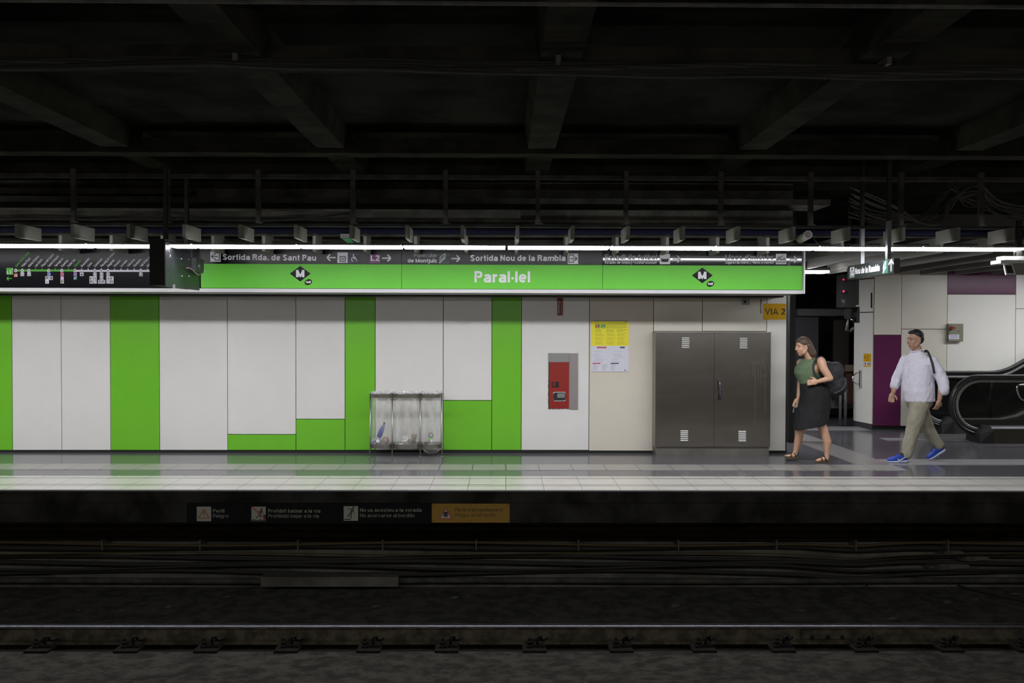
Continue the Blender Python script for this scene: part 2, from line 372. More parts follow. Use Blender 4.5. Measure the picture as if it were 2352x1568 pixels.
class Plane:
    """flat print on a plane given by a point and a normal that faces the viewer; graphics given by where they stand in the photograph"""
    def __init__(s, P, N, out=.0015):
        s.P = Vector(P); s.N = Vector(N).normalized(); s.out = out; s.k = 0
    def pt(s, px, py, k=0): return hit(px, py, s.P, s.N) + s.N * (s.out + k * .00012)
    def poly(s, mb, pts, k=0):
        b = mb.vs([s.pt(x, y, k) for x, y in pts]); mb.face(range(b, b + len(pts)))
    def rect(s, mb, x0, y0, x1, y1, k=0, slope=0):
        s.poly(mb, [(x0, y0), (x1, y0 + slope * (x1 - x0)), (x1, y1 + slope * (x1 - x0)), (x0, y1)], k)
    def line(s, mb, pts, w, k=0):
        for i, q in enumerate(strip2(pts, w / 2)): s.poly(mb, q, k + .02 * (i % 3))
    def disc(s, mb, cx, cy, rx, ry=None, k=0, n=20, rot=0):
        ry = ry or rx; c, sn = math.cos(rot), math.sin(rot)
        s.poly(mb, [(cx + rx * math.cos(a) * c - ry * math.sin(a) * sn, cy + rx * math.cos(a) * sn + ry * math.sin(a) * c) for a in [2 * math.pi * i / n for i in range(n)]], k)
    def text(s, mb, t, x0, y0, x1, y1, cap, h=.095, k=0, track=.11, slant=0, ups=None):
        """baseline from (x0,y0) to (x1,y1), cap height in pixels"""
        S, W = layout(t, h, track); ux, uy = (x1 - x0) / W, (y1 - y0) / W
        if ups: vx, vy = ups
        else:
            L = math.hypot(x1 - x0, y1 - y0); vx, vy = (y1 - y0) / L * cap, -(x1 - x0) / L * cap
        for i, st in enumerate(S):
            for j, q in enumerate(strip2(st, h)):
                s.poly(mb, [(x0 + (a + slant * b) * ux + b * vx, y0 + (a + slant * b) * uy + b * vy) for a, b in q], k + .25 * (i % 4) + .06 * (j % 3))

# ================================================================ SETTING
YW, YF, YE, YR, YH = 11.72, 10.55, fl(1176, 1126, 0).y, 8.44, 14.5
XEND = ax(1806, YW, 900)
FS = dict(kind='structure')
# --- floor
DARKF = lined('dark_polished_floor', (.095, .092, .102), (.15, .145, .15), .15, xper=1.2, xw=.003, ys=(12.6, 13.7), yw=.003, noise=.10, spec=.2)
x0j = fl(1161, 1110).x
yb0, yb1 = YE + .012, fl(1176, 1094).y
EDGE = lined('edge_tiles', (.405, .39, .362), (.05, .04, .035), .28, xper=.4, xw=.007, xoff=x0j, ys=[(fl(1176, 1099).y, .03), (fl(1176, 1113.6).y, .026), (fl(1176, 1116.4).y, .022)], noise=.04)
t0, t1 = fl(1176, 1079.5).y, fl(1176, 1066.5).y
TACT = lined('tactile_tiles', (.28, .268, .25), (.045, .045, .045), .3, xper=.4, xw=.012, xoff=x0j, ys=[(t0 + (t1 - t0) * (i + .5) / 6, .007) for i in range(6)], noise=.05)
dx0, dx1 = fl(1999, 1080).x, fl(2083, 1080).x
TACT2 = lined('tactile_tiles_across', (.25, .235, .23), (.04, .04, .04), .3, ys=[(dx0 + (dx1 - dx0) * (i + .5) / 9, .012) for i in range(9)], noise=.05, axis='y')
LBAND = mat('pale_floor_band', (.26, .25, .26), .3, noise=.05)
fo = box((-14, YE + .01, -.12), (14, 22, 0)).build('floor', DARKF, label='dark polished station platform floor with pale tile bands', cat='floor', **FS)
ORG['floor'] = Vector((0, 0, 0))
box((-14, yb0, 0), (14, yb1, .004)).build('edge_tile_band', EDGE, fo, label='pale tiles with grooves along the platform edge')
box((-14, t0, 0), (dx1, t1, .004)).build('tactile_strip', TACT, fo, label='pale ribbed warning tiles along the platform')
box((dx0, t0 + (t1 - t0), 0), (dx1, 14.35, .0045)).build('tactile_strip', TACT2, fo, label='ribbed warning strip leading back into the hall')
box((dx0 + .1, t1, 0), (14, fl(2200, 1055).y, .004)).build('pale_band', LBAND, fo)
box((3.9, 14.35, 0), (6.1, 14.9, .004)).build('pale_band', LBAND, fo)
box((5.8, fl(2200, 1012).y, 0), (14, fl(2200, 1006).y, .003)).build('pale_band', LBAND, fo)
box((-14, YE + .0, -.13), (14, YE + .011, -.011)).build('edge_beam', SOOT, fo)
box((-14, YE - .012, -.011), (14, YE + .012, .002)).build('edge_nosing', mat('nosing_stone', (.16, .16, .17), .5, noise=.1), fo)
# --- platform face and pit
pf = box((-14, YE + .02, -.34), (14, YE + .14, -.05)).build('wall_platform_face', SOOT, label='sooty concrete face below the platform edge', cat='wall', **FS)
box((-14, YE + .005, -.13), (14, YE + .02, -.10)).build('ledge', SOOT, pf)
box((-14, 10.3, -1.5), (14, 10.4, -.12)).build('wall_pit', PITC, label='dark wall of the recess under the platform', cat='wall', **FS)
box((-14, 8.56, -1.6), (14, 10.3, -1.39)).build('floor_pit', BALL, label='dark dirty floor between the far rail and the platform', cat='floor', **FS)
box((-14, 8.24, -1.7), (14, 8.56, -1.49)).build('floor_rail_trough', mat('trough_dirt', (.012, .0115, .01), .95, spec=.05), label='sunken trough carrying the far rail', cat='floor', **FS)
box((-14, 2.0, -1.7), (14, 8.24, -1.39)).build('floor_trackbed', SLABM, label='rough grey concrete slab between the rails', cat='floor', **FS)
# --- back wall with cladding panels
wb = box((-14, YW + .012, 0), (XEND - .02, YW + .25, 3.88)).build('wall_back', JOINT, label='station wall clad with white, green and cream panels', cat='wall', **FS)
def panel(x0, y0, x1, y1, m, lab, Y=YW, par=wb):
    g = .0045
    MB().box((ax(x0, Y, 860) + g, Y - .012, az(y1, Y, (x0 + x1) / 2) + (g if y1 < 1030 else 0)), (ax(x1, Y, 860) - g, Y + .013, az(y0, Y, (x0 + x1) / 2) - g)).build('panel', m, par, label=lab)
T, B = 674, 1032.5
for p in [(-500, T, -250, B, WHITE, 'white'), (-250, T, -110, B, GREEN, 'green'), (-110, T, 29, B, GREEN, 'green'), (29, T, 142, B, WHITE, 'white'), (142, T, 254.5, B, WHITE, 'white'), (254.5, T, 367, B, GREEN, 'green'),
          (367, T, 523, B, WHITE, 'white'), (523, T, 680, 997, WHITE, 'white'), (523, 997, 680, B, GREEN, 'green'), (680, T, 792.5, 962, WHITE, 'white'), (680, 962, 792.5, B, GREEN, 'green'),
          (792.5, T, 862, B, GREEN, 'green'), (862, T, 1018, B, WHITE, 'white'), (1018, T, 1129.5, 919, WHITE, 'white'), (1018, 919, 1129.5, B, GREEN, 'green'), (1129.5, T, 1197.5, B, GREEN, 'green'),
          (1197.5, T, 1353, B, WHITE, 'white'), (1353, T, 1500, 1034, CREAM, 'cream'), (1500, T, 1612, 761, CREAM2, 'pale cream'), (1612, T, 1759.5, 761, CREAM2, 'pale cream'), (1500, 761, 1759.5, 1034, CREAM2, 'pale cream'),
          (1759.5, T, 1805, 1034, HALLW, 'white')]:
    panel(*p[:5], p[5] + ' cladding panel')
MB().box((-14, YW - .004, 0), (XEND - .02, YW + .012, .042)).build('baseboard_back', BLACK, label='black skirting under the wall panels', cat='baseboard', **FS)
# --- hall on the right
hb = box((6.17, YH + .02, 0), (14, YH + .25, 3.88)).build('wall_hall', JOINT, label='wall of the right hall with cream, white and purple panels', cat='wall', **FS)
for p in [(2006, 560, 2068.5, 769, CREAM2, 'cream'), (2006, 769, 2068.5, 978, PURPLE, 'dark purple'), (2068.5, 560, 2173.5, 755.5, CREAM2, 'cream'), (2068.5, 755.5, 2173.5, 978, CREAM2, 'cream'),
          (2173.5, 560, 2330, 676, PURPLE, 'purple'), (2173.5, 676, 2330, 978, HALLW, 'white'), (2330, 560, 2500, 709, HALLW, 'white'), (2330, 709, 2500, 978, HALLW, 'white')]:
    panel(*p[:5], p[5] + ' cladding panel', YH, hb)
MB().box((6.17, YH, 0), (14, YH + .02, .05)).build('baseboard_hall', BLACK, label='black skirting below the hall panels', cat='baseboard', **FS)
DA, DB = Vector((ax(1961, 15.05, 850), 15.05, 0)), Vector((6.165, 14.5, 0))
dd = (DB - DA).normalized(); dn = Vector((dd.y, -dd.x, 0))
dn = -dn if dn.y > 0 and False else dn
if dn.x > 0: dn = -dn
def slab(mb, a, b, z0, z1, th=.02, out=0):
    P = DA + dd * a; Q = DA + dd * b; o = dn * out; i = dn * (out - th)
    mb.prism([P + o + Vector((0, 0, z0)), Q + o + Vector((0, 0, z0)), Q + o + Vector((0, 0, z1)), P + o + Vector((0, 0, z1))], -dn * th)
LD = (DB - DA).length; zd = az(717, 14.7, 1985)
m = MB(); slab(m, -.02, LD, 0, 3.4, .15, -.02); wd = m.build('wall_passage', JOINT, label='short wall beside the dark passage', cat='wall', **FS)
m = MB(); slab(m, -.01, LD, 0, .09, .02, -.004); m.build('baseboard_passage', mat('base_grey', (.05, .05, .055), .6), label='grey skirting under the white service door', cat='baseboard', **FS)
dr = MB(); slab(dr, 0, LD - .006, .09, zd - .008); door = dr.build('door_1', HALLW, label='white service door with a curved steel handle, beside the dark passage', cat='door', **FS)
m = MB(); slab(m, 0, LD - .006, zd + .008, 2.52); m.build('upper_panel', HALLW, door, label='white panel above the door')
m = MB(); slab(m, 0, LD - .006, 2.54, 3.0); m.build('header_panel', CREAM2, door)
dp = Plane(DA, dn, .02)
m = MB(); P0 = dp.pt(1979, 850); P1 = dp.pt(1979, 888); m.box(P0 + Vector((-.015, -.02, 0)), P1 + Vector((.015, .02, 0)))
pts = [P0.lerp(P1, .12 + .76 * i / 14) + dn * (.14 * math.sin(math.pi * i / 14) ** .6 + .01) for i in range(15)]
m.tube(pts, .012, 8); m.build('handle', CHROME, door, label='D-shaped steel handle')
m = MB(); dp.out = .004; dp.rect(m, 2000.5, 672, 2004, 707); m.build('slot', BLACK, door)
st = MB(); dp.rect(st, 1984, 812, 2001, 842); stk = st.build('safety_sticker', YEL, label='small yellow and white safety sticker on the white service door', cat='sticker')
m = MB(); dp.rect(m, 1985, 830.5, 2000, 839, 1); m.build('white_field', PAPER, stk)
m = MB(); [dp.rect(m, 1990, y, 1996, y + .8, 2) for y in (815, 818, 821, 824, 827)]; dp.disc(m, 1987, 820, 1, 3, 2); dp.disc(m, 1988, 835, 1.4, 2.4, 3); dp.disc(m, 1994.5, 835, 1.3, 2.4, 3); dp.disc(m, 1998, 835, 1.3, 2.4, 3); m.build('print', mat('print_ink', (.05, .04, .12), .5), stk)
# passage
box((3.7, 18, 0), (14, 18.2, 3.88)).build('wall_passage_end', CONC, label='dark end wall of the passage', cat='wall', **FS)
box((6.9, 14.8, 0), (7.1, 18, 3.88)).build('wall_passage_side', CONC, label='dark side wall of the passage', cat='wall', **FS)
DK = mat('dark_blue_steel', (.022, .022, .026), .55)
b = box((ax(1832, 15.6), 15.6, az(725, 15.6, 1880)), (ax(1962, 15.6), 15.8, az(709, 15.6, 1880))).build('trim_1', mat('grey_lintel', (.055, .055, .06), .6), label='grey lintel across the dark passage', cat='lintel', **FS)
box((ax(1800, 15.7), 15.7, 0), (ax(1880, 15.7), 15.75, az(725, 15.7))).build('door_2', DK, label='dark steel door leaf in the passage', cat='door', **FS)
box((ax(1915, 15.9), 15.9, az(918, 15.9)), (ax(1950, 15.9), 15.95, az(725, 15.9))).build('door_3', mat('maroon_dark', (.018, .011, .010), .6), label='dark brownish door leaf right of the passage opening', cat='door', **FS)
bx = box((ax(1890, 16.1), 16.1, az(936, 16.1)), (ax(1975, 16.1), 16.5, az(917, 16.1))).build('trim_2', mat('mid_grey', (.12, .12, .12), .6), label='pale grey ledge low in the passage', cat='ledge', **FS)
box((ax(1943, 15.3), 15.3, az(851, 15.3)), (ax(1964, 15.3), 15.34, az(836, 15.3))).build('trim_3', mat('brown_strip', (.12, .09, .06), .6), label='brown strip beside the white service door', cat='trim', **FS)
box((ax(1945, 15.35), 15.35, az(925, 15.3)), (ax(1964, 15.35), 15.38, az(851, 15.3))).build('trim_4', mat('maroon', (.05, .018, .014), .6), label='maroon strip beside the white service door', cat='trim', **FS)
box((ax(1809, 12.9), 12.8, 0), (ax(1822, 12.9), 13.0, 3.88)).build('pillar', BLACK, label='black steel pillar behind the end of the panelled wall', cat='pillar', **FS)
box((XEND - .02, YW - .01, 0), (XEND + .006, YW + .25, 2.25)).build('trim_5', mat('wall_end', (.02, .02, .02), .5), label='dark end trim of the panelled wall', cat='trim', **FS)
bar = MB(); yb = 14.9
xa, xb_ = ax(1930, yb, 950), ax(1941.5, yb, 950); zt = az(866, yb)
for xx in (xa, xb_): bar.tube([(xx, yb, 0), (xx, yb, zt - .06)], .026, 10)
bar.tube([(xa, yb, zt - .08), (xa + .01, yb, zt - .02), (xa + .03, yb, zt), (xb_ - .03, yb, zt), (xb_ - .01, yb, zt - .02), (xb_, yb, zt - .08)], .026, 10)
bar.build('barrier_rail', mat('barrier_paint', (.07, .07, .08), .35), label='grey tubular hoop barrier behind the leaning woman', cat='barrier')
# --- ceiling, ribs, beams
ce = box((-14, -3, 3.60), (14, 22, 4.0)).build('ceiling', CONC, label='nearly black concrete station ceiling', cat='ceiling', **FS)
YRB = 9.7
for i, px in enumerate((-30, 390, 815, 1232, 1648, 2075, 2490)):
    x = ax(px, YRB, 400)
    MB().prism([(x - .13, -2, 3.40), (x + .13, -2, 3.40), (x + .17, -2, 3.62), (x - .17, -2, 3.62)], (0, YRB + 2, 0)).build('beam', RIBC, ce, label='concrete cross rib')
for (yy, za, zb) in ((8.4, 3.365, 3.505), (5.62, 3.385, 3.50)):
    m = MB(); m.box((-14, yy, za), (14, yy + .22, zb)); m.box((-14, yy - .03, za - .008), (14, yy, za + .008)); m.build('beam', RIBC, ce, label='long beam running along the track')
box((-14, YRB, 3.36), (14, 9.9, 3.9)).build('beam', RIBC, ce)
box((-14, 11.5, 2.66), (XEND, YW + .01, 3.88)).build('wall_upper', mat('upper_wall', (.09, .088, .074), .9, noise=.5, scale=2), label='dark concrete wall above the sign canopy', cat='wall', **FS)
MB().tube([(-14, 4.52, 3.375), (14, 4.52, 3.36)], .012, 6).build('conduit', GREYM, label='thin grey conduit at the very top of the photo', cat='conduit')
for k in range(7):
    pts = []
    for i in range(60):
        x = -7 + 14 * i / 59; s_ = abs(math.sin((x + 1.75) / 3.95 * math.pi / 1.0 * .5 + .0)) 
        pts.append((x, 5.50 - .016 * k + .01 * math.sin(x * 3 + k), 3.385 - .012 * k - (.03 + .006 * k) * (s_ ** .7) + .004 * math.sin(5 * x + 2 * k)))
    MB().tube(pts, .009, 6).build('cable', CABLE, label='black cable sagging below the near ceiling beam', cat='cable', group='cables slung below the near ceiling beam')
for i, px in enumerate((548, 1281, 2030)):
    x = ax(px, 5.5, 145); box((x - .015, 5.42, 3.34), (x + .015, 5.56, 3.385)).build('cable_clamp', GREYM, label='small clamp holding cables under the near beam, %s from the left' % ORD[i], cat='clamp', group='clamps under the near beam')
# wall above the sign canopy + ducts
tr = lambda px0, px1, y0, y1, Y, dy=.1: box((ax(px0, Y), Y, az(y1, Y)), (ax(px1, Y), Y + dy, az(y0, Y)))
tr(-60, 1905, 455, 468, 10.9, .55).build('cable_tray', GREYM, label='long grey cable tray with an open end above the baffles', cat='cable tray')
tr(-60, 440, 436, 449, 11.3, .2).build('cable_tray', GREYM, label='short dim cable tray at the upper left', cat='cable tray')
tr(-60, 1195, 487, 499, 10.2, .12).build('cable_duct', GREYM, label='grey cable duct just above the baffles on the left', cat='duct')
for i, (y, Y, r, c) in enumerate(((531, 9.95, .035, mat('blue_duct', (.010, .011, .026), .8, spec=.05)), (541, 10.1, .012, GREYM), (558, 10.42, .008, GREYM))):
    MB().tube([(-8, Y, az(y, Y)), (8, Y, az(y, Y) + .0)], r, 8).build('pipe', c, label=('dark blue pipe', 'thin grey pipe', 'thin rod')[i] + ' running along behind the ceiling baffles', cat='pipe')
for k in range(2):
    pts = [(ax(px, 10.1, 500), 10.1 + .05 * k, az(y, 10.1)) for px, y in ((-20, 506 + 3 * k), (100, 505), (230, 509), (330, 500 + 2 * k), (387, 492), (470, 507), (600, 508 + 2 * k), (720, 503), (800, 492))]
    MB().tube(pts, .007, 6).build('cable', CABLE, label='loose black cable lying along the ducts above the baffles', cat='cable', group='loose cables above the baffles')
# tangled cables at the right
for k in range(11):
    base = [(1955, 432 + 6 * k), (2010, 455 + 5 * k), (2070, 480 + 3 * k), (2120, 505 - k), (2165, 512 - 8 * k), (2190, 470 - 6 * k), (2215, 430 + 3 * k), (2260, 425 + 5 * k), (2300, 455 + 4 * k), (2380, 470 + 4 * k)]
    Y = 10.6 + .07 * k
    raw = [Vector((ax(px + rnd.uniform(-8, 8), Y, y), Y, az(y + rnd.uniform(-7, 7), Y))) for px, y in base]
    pts = []
    for i in range(len(raw) - 1):
        p0, p1, p2, p3 = raw[max(i - 1, 0)], raw[i], raw[i + 1], raw[min(i + 2, len(raw) - 1)]
        for t in (0, .25, .5, .75):
            pts.append(.5 * ((2 * p1) + (p2 - p0) * t + (2 * p0 - 5 * p1 + 4 * p2 - p3) * t * t + (3 * p1 - p0 - 3 * p2 + p3) * t ** 3))
    MB().tube(pts, .009, 6).build('cable', mat('grey_cable', (.05, .048, .04), .6), label='looping grey cable in the tangle above the right hall', cat='cable', group='tangled cables above the right hall')
# --- hanger frame
YG = 9.55
hp = [172, 387, 595, 812, 1024, 1235, 1437, 1654, 1860, 2067, 2250]
r = box((-8, YG, az(411, YG)), (8, YG + .05, az(402, YG))); r.build('support_rail', GREYM, label='long horizontal rail carrying the ceiling hangers', cat='rail')
for i, px in enumerate(hp):
    x = ax(px, YG, 460); t = thing('ceiling_hanger', 'grey vertical hanger above the baffles, %s from the left' % ORD[i], 'hanger', (x, YG, 2.8), 'hangers carrying the baffles')
    box((x - .024, YG - .05, 2.83), (x + .024, YG, 3.40)).build('upright', GREYM, t)
    box((x - .03, YG - .05, 2.80), (x + .05, YG + .0, 2.83)).build('foot_plate', GREYM, t)
m = box((-14, 9.36, 2.77), (14, 9.40, 2.80)); m.box((-14, 10.35, 2.777), (14, 10.39, 2.80)); m.build('baffle_carrier', BLACK, label='black carrier rails that hold the ceiling baffles', cat='rail')

# ================================================================ BAFFLES AND LAMPS
YB = 9.2; sp = 127 * YB / 2000; xb0 = ax(1189, YB, 540)
zb, zt_ = 2.628, 2.768
def baffle(x, Y0, Y1, z0, z1, lab, grp, th=.036):
    m = MB(); m.box((x - th / 2, Y0, z0), (x + th / 2, Y1, z1))
    o = m.build('ceiling_baffle', BAFF, label=lab, cat='baffle', group=grp)
    return o
for k in range(-9, 10):
    x = xb0 + k * sp
    baffle(x, YB, YB + .46, zb, zt_, 'grey vertical ceiling baffle right above the lamp row, %s from the left' % ORD[k + 9], 'front row of ceiling baffles')
n = 0
for k in range(-9, 10):
    x = xb0 + k * sp
    if x < 3.45:
        baffle(x, 10.1, 10.47, 2.565, 2.775, 'grey vertical ceiling baffle close before the sign canopy, %s from the left' % ORD[n], 'rear row of ceiling baffles'); n += 1
    
n = 0
for k in range(0, 11):
    x = 3.95 + k * sp
    y1 = (12.6, 13.4, 13.6)[k] if k < 3 else 14.3
    baffle(x, 10.15, y1, zb - .05, zt_, 'long grey ceiling baffle reaching back over the hall, %s from the left' % ORD[n], 'long baffles over the hall'); n += 1
baffle(5.15, 13.0, 13.8, 2.545, 2.69, 'short low grey baffle left of the hanging exit sign', None)
YL0, YL1, ZL = 9.06, 9.27, 2.52
LM = mat('lamp_diffuser', (.8, .8, .8), .5, emit=((.97, .98, 1.0), LAMP))
LH = mat('lamp_housing', (.25, .25, .25), .5)
lx0 = ax(1163.5, 9.2, 570); ll = 235 * 9.25 / 2000
def lamp(xa, xb, Y0, Y1, z, lab, grp):
    t = thing('ceiling_lamp', lab, 'lamp', ((xa + xb) / 2, (Y0 + Y1) / 2, z), grp)
    box((xa, Y0, z + .02), (xb, Y1, z + .032)).build('housing', LH, t)
    box((xa + .004, Y0 + .004, z), (xb - .004, Y1 - .004, z + .02)).build('diffuser', LM, t)
vis = 0
for k in range(-11, 5):
    x = lx0 + k * ll; g = .012
    spans = [(x + g, x + ll - g)]
    if k == -4: spans = [(x + g, ax(345, 9.06, 565)), (ax(388, 9.06, 565), x + ll - g)]
    for a_, b_ in spans:
        if k >= -5: lab = 'flat bright ceiling lamp above the far platform edge, %s in view from the left' % ORD[vis]; vis += 1
        else: lab = 'flat bright ceiling lamp beyond the left edge of the photo, %s from the frame' % ORD[-k - 6]
        lamp(a_, b_, YL0, YL1, ZL, lab, 'lamp row above the far platform edge')
for k in range(-8, 8):
    lamp(lx0 + k * ll + .012, lx0 + (k + 1) * ll - .012, 1.8, 2.01, 2.55, 'flat ceiling lamp above the near platform, over the photographer, %s from the left' % ORD[k + 8], 'lamp row above the near platform')
box((-14, -3, -.3), (14, 2.7, 0)).build('floor_near_platform', LBAND, label='floor of the near platform the photographer stands on', cat='floor', **FS)
t = thing('ceiling_lamp', 'small bright lamp deep in the dark passage behind the sign canopy', 'lamp', (4.2, 13.3, 2.55))
box((1.9, 13.0, 2.555), (ax(1895, 13.2), 13.32, 2.6)).build('housing', LH, t)
box((1.9, 13.02, 2.525), (ax(1897, 13.2) - .02, 13.3, 2.555)).build('diffuser', LM, t)
# lamps of the hall in front of the right wall, beyond the frame
for k in range(3):
    lamp(7.7 + 1.15 * k, 8.8 + 1.15 * k, 12.5, 12.76, 2.56, 'flat ceiling lamp over the escalator beyond the photo\'s right edge' + ('', ', second from the frame', ', third from the frame')[k], 'lamps over the escalator')

# ================================================================ SIGN CANOPY
ZB = 2.11
tilt = 0.037
up = Vector((0, -math.sin(tilt), math.cos(tilt))); nrm = Vector((0, -math.cos(tilt), -math.sin(tilt)))
PB = Vector((0, YF, ZB + .045))
XR = ax(1843, YF, 640)
can = thing('sign_canopy', 'long canopy box carrying the station signs above the wall panels', 'canopy', (0, YF + .3, ZB))
box((-14, YF + .02, ZB), (XR, 11.25, ZB + .03)).build('soffit', DALU, can, label='grey underside')
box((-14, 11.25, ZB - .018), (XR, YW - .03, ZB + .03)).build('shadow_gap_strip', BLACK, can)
m = MB(); m.prism([(-14, YF - .012, ZB), (-14, YF - .02, ZB + .042), (-14, YF + .02, ZB + .045), (-14, YF + .02, ZB)], (XR + 14, 0, 0)); m.build('bottom_trim', ALU, can, label='bright metal strip along the bottom')
m = MB(); m.box((XR, YF - .06, ZB), (XR + .012, YF + .05, 2.63)); m.build('end_cap', ALU, can)
box((-14, YF + .06, ZB + .03), (XR, YW - .1, 2.64)).build('body', BLACK, can)
seg = [(-420, 461, 'route_map_sign'), (461, 922.5, 'direction_sign'), (922.5, 1384, 'direction_sign'), (1384, 1843, 'direction_sign')]
labs = ['black route map sign of the green line, left of the hanging screen box', 'black and green sign reading Sortida Rda. de Sant Pau', 'black and green sign reading Paral·lel and Sortida Nou de la Rambla', 'black and green sign reading Estadi de futbol and Llocs d\'interès']
SP = Plane(PB - nrm * .0, nrm, .002)
signs = []
def onp(px, v):
    """point on the sign plane above photo column px, v metres up the slope"""
    q = hit(px, 640, PB, nrm); return Vector((q.x, PB.y, PB.z)) + up * v
vs_ = (hit(1176, 608, PB, nrm) - PB); VS = Vector((0, vs_.y, vs_.z)).length; VT = .47
for (a, b, nm), lab in zip(seg, labs):
    A0, A1 = onp(a, 0).x + .0025, onp(b, 0).x - .0025
    t = thing(nm, lab, 'sign', ((A0 + A1) / 2, YF, ZB + .045), 'direction signs on the canopy' if nm == 'direction_sign' else None)
    def q(v0, v1): return [Vector((A0, PB.y, PB.z)) + up * v0, Vector((A1, PB.y, PB.z)) + up * v0, Vector((A1, PB.y, PB.z)) + up * v1, Vector((A0, PB.y, PB.z)) + up * v1]
    if nm == 'route_map_sign':
        MB().prism(q(0.004, VT), -nrm * .02).build('map_board', BLKGLOSS, t)
    else:
        MB().prism(q(0.004, VS), -nrm * .02).build('green_board', SGREEN, t, label='green lower band')
        MB().prism(q(VS, VT), -nrm * .02).build('black_board', BLKMIRROR if a > 1300 else BLKGLOSS, t, label='black upper band')
    signs.append(t)
SMAP, SA, SB, SC = signs
# pictogram helper pieces
def arrow(P, mb, cx, cy, L, d, w, hd):
    """d: (dx,dy) unit pointing direction"""
    dx, dy = d; tx, ty = cx + dx * L / 2, cy + dy * L / 2
    P.line(mb, [(cx - dx * L / 2, cy - dy * L / 2), (tx - dx * w * .5, ty - dy * w * .5)], w)
    for s_ in (1, -1):
        P.line(mb, [(tx - dx * hd + dy * hd * s_, ty - dy * hd - dx * hd * s_), (tx, ty)], w, .3)
def exit_icon(sign, x0, y0, x1, y1, flip):
    m = MB(); SP.rect(m, x0, y0, x1, y1, 1); m.build('exit_pictogram', LETT, sign)
    m = MB(); W_ = x1 - x0; H = y1 - y0; X = lambda u: (x1 - u * W_) if flip else (x0 + u * W_); Y_ = lambda v: y0 + v * H; lw = W_ * .075
    SP.line(m, [(X(.45), Y_(.38)), (X(.45), Y_(.15)), (X(.88), Y_(.15)), (X(.88), Y_(.85)), (X(.45), Y_(.85)), (X(.45), Y_(.64))], lw, 3)
    SP.line(m, [(X(.12), Y_(.5)), (X(.72), Y_(.5))], lw, 3.5)
    SP.line(m, [(X(.32), Y_(.3)), (X(.12), Y_(.5)), (X(.32), Y_(.7))], lw, 4)
    m.build('exit_pictogram_lines', LETTD, sign)
# --- sign A
m = MB(); SP.text(m, 'Sortida Rda. de Sant Pau', 511.5, 596.5, 726, 598.5, 13.2, h=.105)
arrow(SP, m, 761, 591.3, 20, (-1, 0), 3.2, 7.4); arrow(SP, m, 887.5, 592.6, 20, (1, 0), 3.2, 7.4)
SP.text(m, 'L2', 851.5, 598.6, 871.5, 598.6, 12.5, h=.105, k=4)
m.build('lettering', LETT, SA, label='pale sign lettering')
exit_icon(SA, 483, 577, 507, 601, False)
m = MB(); SP.rect(m, 775, 579.5, 799, 603.5, 1); m.build('lift_pictogram', LETT, SA)
m = MB(); SP.line(m, [(781, 589), (793, 589), (793, 601), (781, 601), (781, 589)], 1.7, 3)
for x in (784.3, 787, 789.7): SP.line(m, [(x, 591.5), (x, 599)], 1.2, 3)
arrow(SP, m, 784, 584, 6, (0, -1), 1.4, 2.4); arrow(SP, m, 790, 584, 6, (0, 1), 1.4, 2.4); m.build('lift_pictogram_lines', LETTD, SA)
m = MB(); SP.rect(m, 802, 580, 824, 604, .5); m.build('wheelchair_pictogram_field', mat('navy', (.03, .025, .07), .4), SA)
m = MB(); SP.disc(m, 812, 585.3, 1.7, k=2); SP.line(m, [(812, 587), (812.6, 593.5), (817.5, 593.8), (819.3, 599.3)], 1.9, 2)
SP.line(m, [(812.2, 590), (816.8, 590.2)], 1.5, 2.5); SP.line(m, arc(812.6, 595.3, 5, 5, -20, -250, 12, p=2), 1.6, 2.6); m.build('wheelchair_pictogram', LETT, SA)
m = MB(); SP.rect(m, 849, 584, 873, 604, .6); m.build('line_badge', mat('badge_purple', (.16, .03, .16), .4), SA)
def diamond(sign, cx, cy):
    m = MB(); SP.poly(m, [(cx - 24, cy), (cx, cy - 18), (cx + 24, cy), (cx, cy + 18)], 1); m.build('diamond_emblem', mat('emblem_black', (.004, .004, .005), .3, spec=.15), sign)
    m = MB(); SP.text(m, 'M', cx - 9.6, cy + 8, cx + 9.6, cy + 8, 16.5, h=.135, k=3); m.build('emblem_letter', LETT, sign)
    m = MB(); SP.disc(m, cx + 18.5, cy + 19.5, 8.8, 6.6, 1, rot=-.35); m.build('oval_emblem', mat('emblem_black', (.004, .004, .005), .3, spec=.15), sign)
    m = MB(); SP.text(m, 'TMB', cx + 12, cy + 22.3, cx + 24, cy + 21.5, 4.9, h=.13, k=3, slant=.25); m.build('oval_emblem_letters', LETT, sign)
diamond(SA, 689.7, 628.3)
# --- sign B
GL = mat('dim_letter', (.30, .30, .32), .45)
m = MB(); SP.text(m, 'Funicular', 951, 590.2, 1005, 590.4, 8.6, h=.09); m.build('lettering', GL, SB, label='dimmer grey lettering Funicular')
m = MB(); SP.text(m, 'de Montjuïc', 936.5, 602.6, 1004.5, 602.8, 8.8, h=.10)
arrow(SP, m, 1046, 593.5, 20, (1, 0), 3.2, 7.4)
SP.text(m, 'Sortida Nou de la Rambla', 1080.5, 599, 1299, 599, 13.2, h=.105); m.build('lettering', LETT, SB, label='pale sign lettering')
m = MB(); SP.text(m, 'Paral·lel', 1090, 648.2, 1217.5, 648.2, 25.4, h=.10); m.build('station_name', LETT, SB, label='large station name Paral·lel')
m = MB(); SP.rect(m, 1008, 582, 1032.5, 606, .6); m.build('funicular_pictogram_field', mat('teal_dark', (.03, .05, .055), .4), SB)
